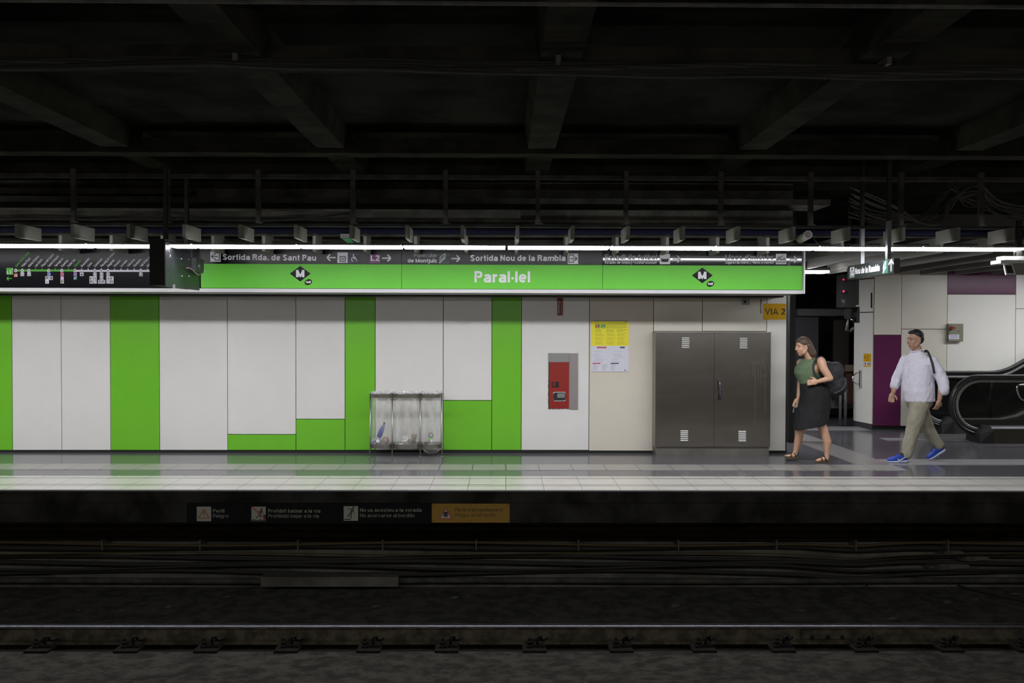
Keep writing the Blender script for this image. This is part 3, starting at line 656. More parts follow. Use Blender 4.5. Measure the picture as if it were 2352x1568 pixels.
def funi(P, mb, x0, y0, W_, H, w):
    P.line(mb, [(x0 + .12 * W_, y0 + .98 * H), (x0 + .95 * W_, y0 + .45 * H)], w, 2)
    P.line(mb, [(x0 + .2 * W_, y0 + .72 * H), (x0 + .25 * W_, y0 + .4 * H), (x0 + .9 * W_, y0 + .05 * H), (x0 + .9 * W_, y0 + .3 * H), (x0 + .2 * W_, y0 + .72 * H)], w * .75, 2.5)
m = MB(); funi(SP, m, 1007, 581, 17, 23, 2); m.build('funicular_pictogram', LETT, SB)
exit_icon(SB, 1304, 582, 1328, 606, True)
# --- sign C
m = MB(); SP.text(m, 'Estadi de futbol', 1389.5, 595.6, 1509.5, 595.6, 11.6, h=.10); SP.text(m, "Llocs d'interès", 1666, 596, 1776.5, 596, 11.6, h=.10); m.build('lettering', GL, SC, label='dimmer grey lettering')
m = MB(); SP.text(m, 'Estadio de fútbol |', 1389.5, 605.4, 1450, 605.4, 6, h=.085); SP.text(m, 'Football stadium', 1453, 605.4, 1508, 605.4, 6, h=.085, slant=.25)
SP.text(m, 'Lugares de interés |', 1666, 605.4, 1724, 605.4, 6, h=.085); SP.text(m, 'Places of interest', 1727, 605.4, 1776.5, 605.4, 6, h=.085, slant=.25)
arrow(SP, m, 1554, 595, 18, (1, 0), 2.8, 7.5); arrow(SP, m, 1822, 595.5, 18, (1, 0), 2.8, 7.5); m.build('lettering', LETT, SC, label='pale lettering and arrows')
for x0 in (1515, 1782):
    m = MB(); SP.rect(m, x0, 582.5, x0 + 24, 606.5, 1); m.build('pictogram_field', LETT, SC)
m = MB()
for i in range(5):
    SP.line(m, arc(1527, 592 + i * 1.6, 8.5, 3, 180, 0, 8, p=2), .6, 3)
SP.rect(m, 1519, 595, 1535, 601, 3); m.build('stadium_pictogram', LETTD, SC)
m = MB(); SP.line(m, [(1785, 592), (1789, 589.5), (1793, 591), (1798, 586.5)], 1.6, 3); SP.line(m, [(1784, 597), (1790, 593), (1796, 597)], 2, 3); SP.line(m, [(1797, 597), (1801, 592.5), (1804, 597)], 1.6, 3)
SP.text(m, 'Montjuïc', 1783, 604.5, 1805, 604.5, 5.4, h=.09, k=3); m.build('hill_pictogram', LETTD, SC)
diamond(SC, 1613, 632.3)
# --- route map
MG = mat('map_green', (.06, .40, .01), .45)
LY = 621
stx = [36.3 + 15.12 * i for i in range(21)]
nm = ["Zona Universitària", "Palau Reial", "Maria Cristina", "Les Corts", "Plaça del Centre", "Sants Estació", "Tarragona", "Espanya", "Poble Sec", "Paral·lel", "Drassanes", "Liceu", "Catalunya", "Passeig de Gràcia", "Diagonal", "Fontana", "Lesseps", "Vallcarca", "Penitents", "Vall d'Hebron", "Montbau"]
m = MB(); g = MB()
SP.rect(g, 36, LY - 2.2, stx[9], LY + 2.2, 1, .0006); SP.rect(m, stx[9], LY - 1.4, 470, LY + 3, 1, .0006)
inter = {0, 1, 2, 5, 7, 9, 12, 13, 14, 19}
rr = MB(); dk = MB()
for i, x in enumerate(stx):
    yy = LY + .0012 * x + .2
    tg = g if i in (0, 9) else m
    L = 4.25 * layout(nm[i], .09)[1]
    c = math.cos(math.radians(47)); s_ = math.sin(math.radians(47))
    L2 = L * .95
    SP.text(tg, nm[i], x + 1.2, 613.5, x + 1.2 + L2 * c, 613.5 - L2 * s_, 5.2, h=.085, k=2)
    SP.rect(g if i < 9 else m, x - 1.1, yy - 5, x + 1.1, yy, .5)
    if i in inter: SP.disc(rr, x, yy, 3.7, 4.0, 4, 16); SP.disc(dk, x, yy, 1.4, 1.5, 6, 10)
arrow(SP, g, 21.5, 639.5, 11.5, (-1, 0), 2, 4.2); SP.rect(g, 15, 615, 30.5, 630.5, 1)
SP.text(m, 'L3', 16, 628.6, 26.5, 628.6, 8, h=.1, k=3); SP.rect(m, 27.3, 616.5, 29.3, 619.5, 2)
m.build('map_lettering', mat('map_white', (.66, .64, .72), .5), SMAP); g.build('map_green_line', MG, SMAP); rr.build('interchange_rings', mat('map_white', (.66, .64, .72), .5), SMAP); dk.build('interchange_centres', LETTD, SMAP)
def badge(x, y, col, txt, tc='w', s=8):
    global bcount
    key = str(col)
    B_.setdefault(key, (MB(), col)); SP.rect(B_[key][0], x - s / 2, y - s / 2, x + s / 2, y + s / 2, 2)
    if txt: SP.text(BT[tc], txt, x - s * .36, y + s * .36, x + s * .36, y + s * .36, s * .7, h=.1, k=5)
B_ = {}; BT = {'w': MB(), 'd': MB()}
WB = (.66, .64, .72)
badge(36.5, 632, (.62, .13, .05), 'L9'); badge(51.5, 629.5, WB, '·:', 'd', 8.4); badge(67, 629.5, WB, '·:', 'd', 8.4)
badge(112.7, 629.5, (.03, .09, .5), 'L5'); badge(143, 629.5, (.45, .01, .03), 'L1'); badge(173, 629.5, (.18, .03, .3), 'L2'); badge(188, 629.5, WB, 'x', 'd', 8.4)
badge(143, 638.3, (.5, .22, .6), '8', 'w'); badge(143, 646.6, (.6, .6, .5), 'R', 'd', 8); badge(173, 638.3, (.03, .17, .18), '', 'w')
SP.line(BT['w'], [(170.5, 641), (175.5, 635)], 1.5, 5)
badge(108.4, 638.3, WB, 'R', 'd', 8.4); badge(117.2, 638.3, WB, '9', 'd', 8.4); badge(108.4, 646.8, WB, '-', 'd', 8.4)
for x, a in ((218.3, ('L1', 'L6', 'L7')), (233.5, ('L2', 'L4', None)), (248.5, ('L5', 'L6', 'L7'))):
    for j, q_ in enumerate(a):
        if q_: badge(x, 630 + 8.5 * j, WB, q_, 'd', 8)
for x, y in ((209.7, 638.5), (209.7, 647), (229.2, 647), (237.8, 647), (257, 638.5), (257, 647)): badge(x, y, WB, 'R' if y > 640 else 'r', 'd', 8)
badge(323.7, 630, WB, 'L5', 'd', 8)
for i, (k, (mb, col)) in enumerate(B_.items()): mb.build('line_badges', mat('badge%d' % i, col, .5), SMAP)
BT['w'].build('badge_letters', mat('map_white', (.66, .64, .72), .5), SMAP); BT['d'].build('badge_letters', LETTD, SMAP)
# ================================================================ THINGS ON THE BACK WALL
WP = Plane((0, YW - .012, 0), (0, -1, 0), .0015)
def wbox(x0, y0, x1, y1, d=.02, Y=None):
    Y = Y or YW - .012
    return box((ax(x0, Y, (y0 + y1) / 2), Y - d, az(y1, Y, x0)), (ax(x1, Y, (y0 + y1) / 2), Y, az(y0, Y, x0)))
# fire hose box
C0 = at(1293, 940, YW - .012)
fb = thing('fire_hose_cabinet', 'red fire hose cabinet in a steel surround on the white wall panel', 'fire cabinet', C0)
FRM = mat('warm_steel', (.30, .27, .27), .42, metal=.3, noise=.06, scale=4)
wbox(1307.5, 811, 1327.5, 940, .012).build('side_panel', FRM, fb); wbox(1259, 810.5, 1307, 831, .016).build('top_panel', mat('grey_steel2', (.27, .27, .26), .45, metal=.3), fb)
wbox(1259.5, 831, 1262, 939, .010).build('hinge_strip', DSTEEL, fb)
d = wbox(1262, 831.5, 1306.8, 937.5, .014).build('door', RED, fb, label='red door')
m = MB(); [m.box((ax(1264, YW), YW - .0275, az(y, YW)), (ax(1305, YW), YW - .0262, az(y + .8, YW))) for y in (836, 931)]; m.build('crease', mat('red_dark', (.16, .01, .01), .5), d)
wbox(1267, 876.5, 1283.5, 889.5, .004, YW - .026).build('window', BLACK, d)
wbox(1270, 878.5, 1275, 886.5, .003, YW - .030).build('break_tab', RED, d)
def rrect(x0, y0, x1, y1, r, n=5):
    o = []
    for cx, cy, a in ((x1 - r, y1 - r, 0), (x0 + r, y1 - r, 90), (x0 + r, y0 + r, 180), (x1 - r, y0 + r, 270)):
        for i in range(n + 1): t_ = math.radians(a + 90 * i / n); o.append((cx + r * math.cos(t_), cy + r * math.sin(t_)))
    return o
Yh = YW - .026
m = MB(); ring = [at(x, y, Yh - .006) for x, y in rrect(1271, 900.5, 1299, 920.5, 4)]; m.tube(ring + ring[:2], .006, 6, cap=False); m.build('handle_rim', CHROME, d)
m = MB(); m.prism([at(x, y, Yh - .002) for x, y in rrect(1271, 900.5, 1299, 920.5, 4)], (0, .002, 0)); m.build('handle_cup', mat('cup_dark', (.03, .03, .03), .3), d)
wbox(1280, 903, 1297, 913, .012, Yh).build('handle_flap', mat('flap', (.35, .35, .36), .35, metal=.7), d)
m = MB()
for i in range(14): x = 1262 + rnd.random() * 44; WP.line(m, [(x, 938.6 + rnd.random()), (x + 2 + rnd.random() * 2, 939)], .9, .5)
for i in range(10): y = 865 + rnd.random() * 72; WP.line(m, [(1259, y), (1259.3, y + 3)], .8, .5)
m.build('broken_plaster_edge', mat('edge_dirt', (.12, .10, .08), .8), fb)
# flag sign
fs = wbox(1280, 684.5, 1292.3, 724, .02).build('fire_hose_sign', mat('flag_red', (.20, .035, .02), .5), label='small upright red-brown fire hose sign under the canopy', cat='sign')
m = MB(); FP = Plane((0, YW - .032, 0), (0, -1, 0), .001); FP.rect(m, 1282, 699, 1285, 720); FP.disc(m, 1284, 694, 1.6, 4, 1); FP.line(m, [(1288, 690), (1288.5, 700), (1289.5, 712), (1290, 720)], .8, 1); m.build('pictogram', mat('sign_pale', (.4, .36, .32), .5), fs)
# poster
ps = MB(); WP.rect(ps, 1358, 735.5, 1444, 854); ps = ps.build('poster', PAPER, label='service notice poster, yellow on top and white below, on the cream panel', cat='poster')
m = MB(); WP.rect(m, 1358, 737.5, 1444, 794, 1); m.build('yellow_field', YELP, ps)
m = MB()
for yy in (735.8, 853.6):
    for i in range(28): WP.poly(m, [(1358.6 + 3.07 * i, yy + .9), (1360.1 + 3.07 * i, yy + .9), (1361 + 3.07 * i, yy - .7), (1359.5 + 3.07 * i, yy - .7)], 3)
WP.text(m, 'L4', 1367.5, 751, 1377, 751, 5.6, h=.1, k=5); WP.text(m, 'L11', 1380, 751, 1390, 751, 5.6, h=.1, k=5)
for i, (y, a, b, hh) in enumerate(((743.5, 1393, 1440, .8), (746.5, 1393, 1438, .8), (750.5, 1393, 1440, 1.1), (753.5, 1393, 1431, .6), (757.5, 1367, 1380, .9), (757.5, 1393, 1409, .9), (757.5, 1417, 1439, .9), (761, 1367, 1382, .9), (761, 1393, 1411, .9), (761, 1417, 1431, .9), (739, 1367, 1374, .6), (739, 1437, 1440, 1.2))):
    x = a
    while x < b - 1: L = rnd.uniform(2, 6); WP.rect(m, x, y - hh / 2, min(x + L, b), y + hh / 2, 4); x += L + .8
m.build('headline', mat('poster_ink', (.10, .085, .02), .6), ps)
m = MB(); WP.rect(m, 1367, 743, 1378, 754, 2); m.build('line_badge', mat('p_orange', (.5, .32, .08), .5), ps); m = MB(); WP.rect(m, 1379.5, 743, 1391, 754, 2); m.build('line_badge', mat('p_green', (.25, .5, .12), .5), ps)
m = MB()
for cx in (1367, 1393, 1418):
    for j in range(14):
        if j in (4, 9): continue
        WP.rect(m, cx, 765 + j * 1.9, cx + rnd.uniform(14, 22), 765.55 + j * 1.9, 3)
m.build('small_print', mat('poster_olive', (.42, .38, .03), .6), ps)
m = MB()
for cx, w_ in ((1361, 38), (1403, 38)):
    for y in (807, 813, 815.5, 818.5, 822, 825, 828, 830.5): x = cx + rnd.uniform(0, 8); WP.rect(m, x, y, x + rnd.uniform(12, 26), y + .55, 3)
for cx in (1361, 1382, 1402.5):
    for y in range(10): WP.rect(m, cx, 836.5 + y * 1.5, cx + rnd.uniform(8, 15), 836.95 + y * 1.5, 3)
m.build('small_print', mat('poster_grey', (.33, .32, .42), .6), ps)
for r_ in ((1371, 796, 1393, 799.5), (1361, 833, 1379, 835.6)): m = MB(); WP.rect(m, *r_, 3); m.build('red_bar', mat('p_red', (.5, .08, .10), .5), ps)
for r_ in ((1424, 796, 1435, 799.5), (1402.5, 833, 1421, 835.6)): m = MB(); WP.rect(m, *r_, 3); m.build('dark_bar', mat('p_dark', (.05, .05, .09), .5), ps)
m = MB(); WP.disc(m, 1436, 850, 1.8, 1.3, 3); m.build('oval_logo', mat('p_dark', (0, 0, 0)), ps)
# intercom and via sign
ic = wbox(1703.5, 685, 1721, 700, .025).build('intercom', mat('intercom_grey', (.34, .34, .34), .5), label='small grey box with a round lens, high on the pale cream panel', cat='intercom')
m = MB(); c = at(1711, 693, YW - .037); m.tube([c, c + Vector((0, -.012, 0))], .017, 16); m.build('lens', BLACK, ic)
m = MB(); m.tube([at(1748, 686, YW - .02), at(1748, 720, YW - .02)], .008, 6); m.build('conduit', mat('conduit_cream', (.38, .36, .31), .5), label='thin cream conduit beside the yellow platform number sign', cat='conduit')
vs = wbox(1753, 697, 1805, 733.5, .006).build('platform_number_sign', YEL, label='yellow sign reading VIA 2 at the end of the panelled wall', cat='sign')
m = MB(); VP = Plane((0, YW - .018, 0), (0, -1, 0), .001); VP.text(m, 'VIA 2', 1757, 722.3, 1803.5, 722.3, 14, h=.095, track=.1); m.build('lettering', LETTD, vs)
ep = Plane((0, YH - .012, 0), (0, -1, 0), .0015)
eb = box((ax(2173.5, YH, 760), YH - .09, az(781, YH)), (ax(2206, YH, 760), YH - .012, az(740.5, YH))).build('emergency_stop_box', mat('olive_grey', (.20, .20, .14), .45), label='olive grey wall box with a red mushroom button, above the escalator', cat='control box')
ep = Plane((0, YH - .09, 0), (0, -1, 0), .001)
c = at(2184.5, 753, YH - .09); m = MB(); m.tube([c, c + Vector((0, -.03, 0))], .018, 12); m.tube([c + Vector((0, -.03, 0)), c + Vector((0, -.034, 0)), c + Vector((0, -.055, 0))], [.03, .036, .028], 16); m.tube([c + Vector((.04, 0, 0)), c + Vector((.04, -.03, 0))], .02, 10); m.build('red_button', RED, eb)
m = MB(); ep.poly(m, rrect(2179, 768, 2203, 778.5, 1.5), .5); lb = m.build('label_plate', PAPER, eb)
m = MB(); [ep.rect(m, 2181, y, 2181 + w_, y + .9, 2) for y, w_ in ((770, 19), (772.6, 20), (775.2, 18))]; m.build('small_print', mat('blue_ink', (.10, .10, .35), .5), lb)
m = MB(); ep.disc(m, 2201.5, 760, 1.2, k=1); m.build('lock', BLACK, eb)
# ---- steel cabinet
YC = 11.45
c0 = at(1637, 1048, YC); cabx0, cabx1 = ax(1505.5, YC, 900), ax(1770, YC, 900)
cab = thing('electrical_cabinet', 'stainless steel two-door electrical cabinet standing against the wall', 'cabinet', (c0.x, 11.55, 0))
zpl, ztop = az(1026, YC, 1640), az(764, YC, 1640)
box((cabx0, YC + .012, zpl), (cabx1, YW - .03, ztop)).build('body', mat('cabinet_side', (.30, .29, .26), .35, metal=.8, noise=.06), cab)
box((cabx0 + .01, YC + .02, 0), (cabx1 - .01, YW - .03, zpl)).build('plinth', mat('plinth', (.16, .15, .13), .5, metal=.5, noise=.2, scale=5), cab)
box((cabx0 - .004, YC - .012, ztop), (cabx1 + .004, YW - .03, ztop + .012)).build('top_sheet', mat('cabinet_side', (0, 0, 0)), cab)
xs = ax(1639.8, YC, 900)
CP = Plane((0, YC - .008, 0), (0, -1, 0), .0008)
GLV = mat('louvre', (.80, .80, .80), .4, metal=.2)  # whitish slats: the lamp light they catch is put into the colour
for (a, b, vx, hx) in ((cabx0 + .004, xs - .003, ((1566, 774.5), (1563, 988)), None), (xs + .003, cabx1 - .004, ((1699, 775.5), (1696, 989)), 1653)):
    dr = box((a, YC - .008, zpl + .006), (b, YC + .012, ztop - .006)).build('door', STEEL, cab)
    for vxx, vy in vx:
        m = MB()
        for i in range(6):
            p = at(vxx, vy + 4.3 * i, YC - .008); q = at(vxx + 17, vy + 4.3 * i, YC - .008)
            m.prism([p, p + Vector((0, -.016, -.010)), p + Vector((0, -.015, -.014)), p + Vector((0, 0, -.012))], (q.x - p.x, 0, 0))
        m.build('louvre', GLV, dr)
    if hx:
        m = MB(); p = [at(1651, 872, YC), at(1652.5, 885, YC), at(1654, 900, YC), at(1652, 917, YC)]
        m.tube([v + Vector((0, -.03, 0)) for v in p], [.018, .02, .02, .013], 10); m.box(at(1650, 880, YC), at(1656, 905, YC) + Vector((0, -.03, 0)))
        m.build('handle', mat('handle_grey', (.10, .10, .12), .3, metal=.6), dr)
        m = MB(); c = at(1657, 893, YC - .02); m.tube([c, c + Vector((0, -.03, 0))], .008, 8); m.build('lock', CHROME, dr)
        m = MB()
        for ln in ([(1726, 828), (1729, 836), (1731, 829), (1734, 836), (1736, 826)], [(1738, 838), (1742, 825), (1746, 838)], [(1740, 833), (1745, 832)], [(1750, 824), (1753, 833), (1757, 822)], [(1753, 833), (1752, 846)],
                   [(1729, 836), (1729, 865)], [(1734, 836), (1735, 985)], [(1742, 838), (1742, 874)], [(1747, 838), (1748, 880)], [(1757, 833), (1758, 950)], [(1751, 864), (1763, 858)], [(1764, 838), (1769, 858)], [(1714, 865), (1714, 876)], [(1700, 862), (1722, 852)]):
            CP.line(m, ln, .55, 1)
        m.build('scratched_graffiti', mat('scratch', (.16, .155, .145), .5, metal=.5), dr)
# ================================================================ WASTE BAG STAND
YB0, YB1 = 11.36, 11.62
lx = [ax(x, 11.4, 1000) for x in (851, 901.5, 965.5, 1014.5)]
zz = lambda py: 1.7 - (py - 750.5) * 11.4 / 2000
st_ = thing('waste_bag_stand', 'steel stand holding three clear waste bags in front of the green and white panels', 'litter bin', ((lx[0] + lx[3]) / 2, 11.5, 0))
BST = mat('stand_steel', (.30, .29, .27), .32, metal=1)
for i, x in enumerate(lx):
    for j, Y in enumerate((YB0 + .02,)):
        m = MB(); sgn = (-1, -.2, .2, 1)[i] * .012
        m.tube([(x + sgn, Y, 0.004), (x + sgn * .8, Y, .04), (x, Y, .10), (x, Y, .825)], .0082, 8)
        m.tube([(x + sgn, Y, .0), (x + sgn, Y, .008)], .032, 12); m.build('leg', BST, st_)
def cell(a, b, n=10, out=.0):
    g = .004; a += g; b -= g; o = [(b - out * 0, YB1), (a, YB1), (a, YB0 + .05)]
    mid = (a + b) / 2; hw = (b - a) / 2
    for i in range(n + 1):
        t_ = math.pi * i / n; o.append((mid - hw * math.cos(t_), YB0 + .05 - (.085 + out) * math.sin(t_) ** .8))
    o.append((b, YB0 + .05)); return o
def ringband(m, L, z0, z1, th=.005):
    c = sum((Vector((x, y, 0)) for x, y in L), Vector()) / len(L); n = len(L)
    inn = [(x + (c.x - x) * .04, y + (c.y - y) * .04) for x, y in L]
    for i in range(n):
        j = (i + 1) % n
        k = m.vs([(*L[i], z0), (*L[j], z0), (*L[j], z1), (*L[i], z1), (*inn[i], z0), (*inn[j], z0), (*inn[j], z1), (*inn[i], z1)])
        for q in ((0, 1, 2, 3), (5, 4, 7, 6), (3, 2, 6, 7), (1, 0, 4, 5)): m.face([k + u for u in q])
BAG = film('clear_plastic', (.66, .65, .62), .13, .10, .34)
BAGT = film('crumpled_plastic', (.70, .70, .73), .42, .12, .4)
blab = ['left, narrow', 'middle, wide', 'right, narrow']
for i in range(3):
    L = cell(lx[i], lx[i + 1])
    m = MB(); ringband(m, L, zz(913), zz(905.5)); m.build('top_hoop', BST, st_)
    m = MB(); ringband(m, L, zz(1029), zz(1020)); m.build('bottom_hoop', BST, st_)
    # resample loop
    P = [Vector((x, y)) for x, y in L]; P.append(P[0]); tot = sum((P[k + 1] - P[k]).length for k in range(len(P) - 1)); N = 56; out = []
    for q in range(N):
        dist = tot * q / N; k = 0
        while dist > (P[k + 1] - P[k]).length: dist -= (P[k + 1] - P[k]).length; k += 1
        out.append(P[k] + (P[k + 1] - P[k]).normalized() * dist)
    c = sum(out, Vector((0, 0))) / N
    def ring(z, s_, amp, ph, crumple=0):
        r_ = []
        for q, p in enumerate(out):
            a = 2 * math.pi * q / N; k = s_ + amp * (math.sin(9 * a + ph) + .6 * math.sin(17 * a + 2 * ph) + .4 * math.sin(31 * a)) 
            v = c + (p - c) * k; r_.append((v.x + crumple * rnd.uniform(-1, 1), v.y + crumple * rnd.uniform(-1, 1), z + crumple * rnd.uniform(-1, 1)))
        return r_
    zl = [(.825, .93, .004), (.80, .94, .010), (.75, .93, .016), (.68, .93, .018), (.55, .93, .014), (.42, .93, .012), (.30, .93, .014), (.20, .92, .018), (.14, .90, .03), (.10 if i < 2 else .06, .7, .07), (.085 if i < 2 else .03, .3, .05)]
    bg = thing('waste_bag', 'clear plastic waste bag hanging in the stand, %s of the three' % blab[i], 'bag', (c.x, c.y, .09), 'clear waste bags in the stand')
    m = MB(); m.loft([ring(z, s_, am, i * 2 + z * 3) for z, s_, am in zl], cap=False); m.face(range((len(zl) - 1) * N, len(zl) * N)); m.build('bag', BAG, bg)
    m = MB(); m.loft([ring(z, s_, am, i, .006) for z, s_, am in ((.820, .90, .0), (.838, .96, .01), (.840, 1.02, .012), (.828, 1.05, .014))], cap=False, smooth=False); m.build('folded_rim', BAGT, bg)
# rubbish
def Q(px, py, Y=11.45): return Vector((ax(px, Y, py), Y, az(py, Y, px)))
def rot(ax_, deg): return Matrix.Rotation(math.radians(deg), 3, ax_)
def lathe(name, prof, m, base, axis, parent=None, n=20, **k):
    axis = Vector(axis).normalized(); u = axis.orthogonal().normalized(); v = axis.cross(u); b = MB()
    b.loft([[Vector(base) + axis * h_ + (u * math.cos(2 * math.pi * j / n) + v * math.sin(2 * math.pi * j / n)) * r_ for j in range(n)] for h_, r_ in prof])
    return b.build(name, m, parent, **k)
b0 = Q(872, 1012, 11.42)
bt = thing('plastic_bottle', 'small blue-labelled plastic bottle leaning in the left waste bag', 'bottle', b0)
ax_b = (.35, .1, .9)
lathe('bottle_body', [(0, .026), (.03, .032), (.10, .032), (.15, .024), (.175, .012), (.19, .012)], mat('bottle_blue', (.05, .06, .30), .2), Q(870, 1004, 11.44), ax_b, bt)
lathe('cap', [(0, .015), (.018, .015)], mat('dark_cap', (.03, .03, .05), .4), Q(870, 1004, 11.44) + Vector(ax_b).normalized() * .19, ax_b, bt)
t = thing('drinks_can', 'silver drinks can lying end-on at the bottom of the left waste bag', 'can', Q(871, 1018))
lathe('can_body', [(0, .030), (.005, .033), (.10, .033), (.108, .029)], mat('can_alu', (.45, .46, .5), .3, metal=.9), Q(871, 1012, 11.47), (0, -1, .1), t)
lathe('lid', [(0, .027), (.002, .020), (.003, .014)], mat('can_top', (.8, .82, .8), .3, metal=.3), Q(871, 1012, 11.47) + Vector((0, -.108, .01)), (0, -1, .1), t)
def crumple(c, r, m, name, lab, cat, seed):
    b = MB(); b.ell(c, r, 14, 10); rr_ = random.Random(seed)
    c = Vector(c)
    for k, v in enumerate(b.v): b.v[k] = c + (v - c) * rr_.uniform(.72, 1.15)
    b.sm = [False] * len(b.sm)
    return b.build(name, m, label=lab, cat=cat)
crumple(Q(886, 1010, 11.5), (.050, .05, .05), mat('wrapper_red', (.30, .16, .12), .4, noise=.5, scale=30), 'crumpled_wrapper', 'crumpled reddish wrapper behind the can in the left waste bag', 'wrapper', 3)
crumple(Q(861, 1014, 11.46), (.045, .04, .05), mat('wrapper_blue', (.34, .37, .50), .3, noise=.4, scale=25), 'plastic_film', 'crumpled bluish plastic film at the left side of the left waste bag', 'plastic', 5)
crumple(Q(931, 1010, 11.44), (.045, .045, .05), mat('paper_white', (.66, .64, .62), .7, noise=.1), 'crumpled_paper', 'crumpled white paper in the middle waste bag', 'paper', 8)
crumple(Q(940, 1013, 11.40), (.022, .03, .03), mat('paper_brown', (.16, .08, .05), .7), 'food_wrapper', 'small brown food wrapper between the paper and the cup in the middle waste bag', 'wrapper', 9)
crumple(Q(922, 1019, 11.44), (.035, .035, .012), mat('napkin', (.62, .60, .57), .8), 'paper_napkin', 'flattened napkin at the bottom left of the middle waste bag', 'napkin', 19)
t = thing('paper_cup', 'brown striped paper cup standing in the middle waste bag', 'cup', Q(949, 1017))
lathe('cup', [(0, .026), (.11, .040)], mat('cup_brown', (.17, .11, .08), .6, noise=.5, scale=60, stretch=(3, 3, .1)), Q(949, 1017, 11.46), (.1, 0, 1), t)
lathe('rim', [(0, .042), (.005, .042)], mat('cup_rim', (.30, .22, .17), .5), Q(949, 1017, 11.46) + Vector((.011, 0, .109)), (.1, 0, 1), t)
t = thing('food_tin', 'dark round tin on top of the rubbish in the right waste bag', 'tin', Q(990, 1003))
lathe('tin_body', [(0, .034), (.004, .036), (.05, .036), (.054, .033)], mat('tin_dark', (.12, .12, .13), .35, metal=.6), Q(990, 1000, 11.48), (.1, -1, .2), t)
lathe('lid', [(0, .026), (.002, .020)], mat('tin_lid', (.35, .35, .38), .35, metal=.6), Q(990, 1000, 11.48) + Vector((.1, -1, .2)).normalized() * .054, (.1, -1, .2), t)
t = thing('yoghurt_pot', 'bright green pot with a white lid in the right waste bag', 'pot', Q(989, 1014))
lathe('pot', [(0, .022), (.05, .028)], mat('pot_green', (.16, .50, .06), .5), Q(989, 1014, 11.44), (0, .2, 1), t)
lathe('lid', [(0, .018), (.004, .018)], PAPER, Q(991, 1012, 11.40), (0, -1, .1), t)
crumple(Q(989, 1024, 11.46), (.045, .045, .035), mat('wrapper_grey', (.33, .31, .28), .4, noise=.4, scale=30), 'crumpled_wrapper', 'crumpled grey wrapper sagging through the right waste bag', 'wrapper', 12)
crumple(Q(978, 1017, 11.46), (.022, .022, .02), mat('wrapper_brown', (.14, .07, .06), .5), 'sweet_wrapper', 'tiny dark red wrapper at the left of the right waste bag', 'wrapper', 14)

# ================================================================ HANGING SCREEN BOX
mx0, mx1 = -3.665, -3.507; my0, my1 = 9.05, 10.06; mz0, mz1 = 2.12, 2.60
mo = thing('screen_box', 'black hanging passenger screen seen end-on, left of the green signs', 'screen', ((mx0 + mx1) / 2, (my0 + my1) / 2, mz0))
SCB = mat('screen_shell', (.006, .006, .006), .7); SCS = mat('screen_back', (.032, .032, .038), .3, metal=.7, noise=.35, scale=2.2)
m = MB(); m.prism([(mx0 + .01, my0, mz0), (mx1, my0, mz0), (mx1, my0, mz1), (mx0, my0, mz1), (mx0, my0, mz0 + .01)], (0, my1 - my0, 0)); m.build('shell', SCB, mo)
box((mx1, my0 + .006, mz0 - .012), (mx1 + .006, my1, mz1 - .02)).build('back_plate', SCS, mo, label='shiny dark metal back plate')
for Y in (my0 + .2, my1 - .2): box((-3.60, Y, mz1), (-3.56, Y + .04, 3.37)).build('hanger_bar', BLACK, mo)
MP = Plane((mx1 + .006, 0, 0), (1, 0, 0), .001)
def mb3(x0, y0, x1, y1, t_): 
    a = MP.pt(x0, (y0 + y1) / 2); b = MP.pt(x1, (y0 + y1) / 2); zc, zd_ = MP.pt((x0 + x1) / 2, y1).z, MP.pt((x0 + x1) / 2, y0).z
    return box((a.x, a.y, zc), (a.x + t_, b.y, zd_))
mb3(440, 594, 458, 625, .05).build('fan_unit', mat('fan_black', (.025, .025, .028), .4), mo)
mb3(438, 560, 452, 593, .02).build('duct', SCS, mo)
m = MB(); c = MP.pt(446, 611) + Vector((.05, 0, 0)); m.tube([c, c + Vector((.012, 0, 0))], .025, 14); m.build('knob', mat('knob', (.2, .2, .22), .3, metal=.7), mo)
m = MB()
for x, y in ((387, 591), (398, 592), (405, 592), (387, 611), (398, 611), (405, 611), (387, 632), (398, 632), (405, 632)):
    c = MP.pt(x, y); m.tube([c, c + Vector((.003, 0, 0))], .006, 8)
m.build('screws', BLACK, mo)
for x, y in ((415, 594), (432, 595.5), (416, 634), (432, 634.5)):
    c = MP.pt(x, y); m = MB(); m.tube([c, c + Vector((.014, 0, 0))], .009, 8); m.build('bolt', CHROME, mo)
for k in range(2):
    pts = [MP.pt(x, y) + Vector((.03, 0, 0)) for x, y in ((421, 615.5), (428, 615), (436, 619 + k), (443, 626 + 2 * k), (450, 631 + k), (456, 629), (458.5, 620))]
    MB().tube(pts, .006, 8).build('cable', mat('cable_cream', (.17, .15, .12), .5), mo, label='pale looping cable')
m = MB(); MP.rect(m, 396.5, 653, 402.5, 662); m.build('label_sticker', mat('sticker_grey', (.10, .10, .105), .5), mo)
m = MB(); MP.line(m, [(421, 651.5), (424, 653), (427, 652), (429, 653)], 1.2, 1); MP.rect(m, 389.5, 584, 392.5, 590, 1); MP.line(m, [(386, 564), (389, 562), (390, 570), (387, 574), (390, 579)], 1, 1); m.build('markings', mat('faded_mark', (.06, .06, .05), .5), mo)

